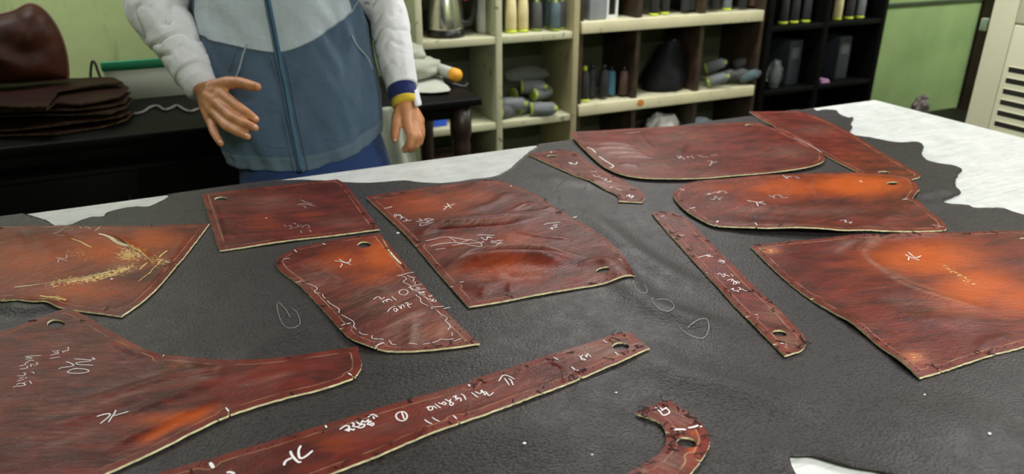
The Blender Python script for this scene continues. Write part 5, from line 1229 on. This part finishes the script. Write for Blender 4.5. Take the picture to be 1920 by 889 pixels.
# white board with a green top strip, wire loop, wavy cord
YW = by1 - .04
c0 = PY(190, 120, YW); c1 = PY(400, 96, YW); zb_ = BZ + .002
wb = thing('display_board', 'white board with a green top strip leaning behind the black table', 'board', ((c0[0] + c1[0]) / 2, YW, BZ))
make('sheet', box(c0[0], c1[0], YW, YW + .012, zb_, c0[2] - .03, .002), mat('white_board', (.52, .56, .47), .5, .05), wb)
make('top_strip', box(c0[0] - .004, c1[0] + .004, YW - .004, YW + .016, c0[2] - .0295, c0[2] + .006, .003), mat('green_strip', (.02, .22, .11), .4, .15), wb)
ww = [PY(u, v, YW - .03) for u, v in ((198, 168), (186, 140), (178, 118), (172, 118), (170, 150), (176, 172))]
make('wire_loop', tube(catmull([(p[0], p[1], max(p[2], BZ + .005)) for p in ww], 6), .005, 8), mat('dark_wire', (.02, .022, .02), .5), loc=(ww[0][0], YW - .03, BZ), label='bent dark wire loop beside the white board', cat='wire')
cd = [PZ(u, v, BZ + .006) for u, v in ((250, 214), (268, 210), (282, 201), (296, 199), (308, 206), (320, 203), (332, 198), (346, 206), (358, 209), (376, 204), (420, 206))]
make('cord', tube(catmull(cd, 6), .005, 8), mat('grey_cord', (.13, .13, .12), .6), loc=(cd[0][0], cd[0][1], BZ), label='wavy grey cord lying on the black table', cat='cord')
# cloths and roll at the right end of the black table
M_CANV = mat('grey_green_canvas', (.34, .36, .29), .85, .12, 9, .3, 60)
c = PZ(805, 165, BZ)
f1_ = thing('folded_cloth', 'grey folded canvas on the right end of the black table', 'cloth', (c[0] - .02, c[1] + .12, BZ))
make('folds', crumple((c[0] - .03, c[1] + .16, BZ + .055), (.13, .09, .055), 31, .18, 1.8), M_CANV, f1_)
make('upper_fold', crumple((c[0] - .05, c[1] + .19, BZ + .115), (.10, .07, .05), 33, .18, 1.8), M_CANV, f1_)
def flat_cloth(name, px, z, th, m, label, seed, cat='cloth', amp=.008):
    poly = resample(catmull([(PZ(u, v, z)[0], PZ(u, v, z)[1], 0) for u, v in px], 4, True), .012)
    if area2(poly) < 0: poly = poly[::-1]
    V2, T, L = sheet(poly, [], .014, seed); n = len(V2)
    zz = [z + amp * (1 + noise.noise(Vector((x * 12, y * 12, seed)))) for x, y in V2]
    V = [(x, y, q + th) for (x, y), q in zip(V2, zz)] + [(x, y, q) for (x, y), q in zip(V2, zz)]
    F = [tuple(int(i) for i in f) for f in T] + [tuple(int(i) + n for i in f[::-1]) for f in T] + [(b, a, a + n, b + n) for lp in L for a, b in zip(lp, lp[1:] + lp[:1])]
    return make(name, (V, F), m, loc=(float(V2[:, 0].mean()), float(V2[:, 1].mean()), z), label=label, cat=cat)
flat_cloth('paper_pattern', [(772, 175), (842, 176), (832, 158), (826, 142), (800, 138), (770, 150)], BZ + .001, .003, mat('grey_paper', (.42, .44, .38), .8, .05), 'flat grey paper pattern hanging over the right end of the black table', 41, 'paper')
a, b = Vector(PZ(818, 128, BZ + .045)), Vector(PZ(856, 141, BZ + .045))
rl = thing('paper_roll', 'grey paper roll with an orange end on the black table', 'roll', (a.x, a.y, BZ))
make('roll', tube([a, a.lerp(b, .5), b], .026, 20), mat('grey_paper', (.42, .44, .38), .8, .05), rl)
make('end_band', tube([b - (b - a).normalized() * .03, b + (b - a).normalized() * .004], .0275, 20), mat('orange_band', (.80, .36, .02), .5), rl)
make('bracket', tube(catmull([b + Vector((-.03, -.02, -.03)), b + Vector((.02, -.03, -.045)), b + Vector((.05, .0, -.04))], 5), .006, 8), mat('dark_wire', (.02, .022, .02), .5), rl)
# canvas sheet hanging from the table front behind the man
hx0, hx1 = PY(690, 200, by0 - .02)[0], PY(765, 200, by0 - .02)[0]
hv, NW, NH = [], 40, 44
for i in range(NH + 1):
    q = i / NH; z = BZ + .012 - q * .74
    for j in range(NW + 1):
        s = j / NW; wdt = (hx1 - hx0) * (1 + .75 * q); x = hx0 - .02 + s * wdt
        y = by0 - .012 - .03 * (1 + math.sin(s * 11 + q * 2)) * (.25 + q) - .10 * q * q - .02 * (1 + noise.noise(Vector((s * 4, q * 5, 2))))
        hv.append((x, y, z))
hf = [(i * (NW + 1) + j, i * (NW + 1) + j + 1, (i + 1) * (NW + 1) + j + 1, (i + 1) * (NW + 1) + j) for i in range(NH) for j in range(NW)]
n = len(hv); hv2 = hv + [(x, y + .004, z) for x, y, z in hv]; hf2 = hf + [tuple(k + n for k in f[::-1]) for f in hf]
bd = [j for j in range(NW + 1)] + [i * (NW + 1) + NW for i in range(1, NH + 1)] + [NH * (NW + 1) + j for j in range(NW - 1, -1, -1)] + [i * (NW + 1) for i in range(NH - 1, 0, -1)]
hf2 += [(b, a, a + n, b + n) for a, b in zip(bd, bd[1:] + bd[:1])]
make('hanging_canvas', (hv2, hf2), M_CANV, loc=(hx0, by0 - .05, .1), label='grey canvas sheet hanging down behind the man from the black table', cat='cloth')
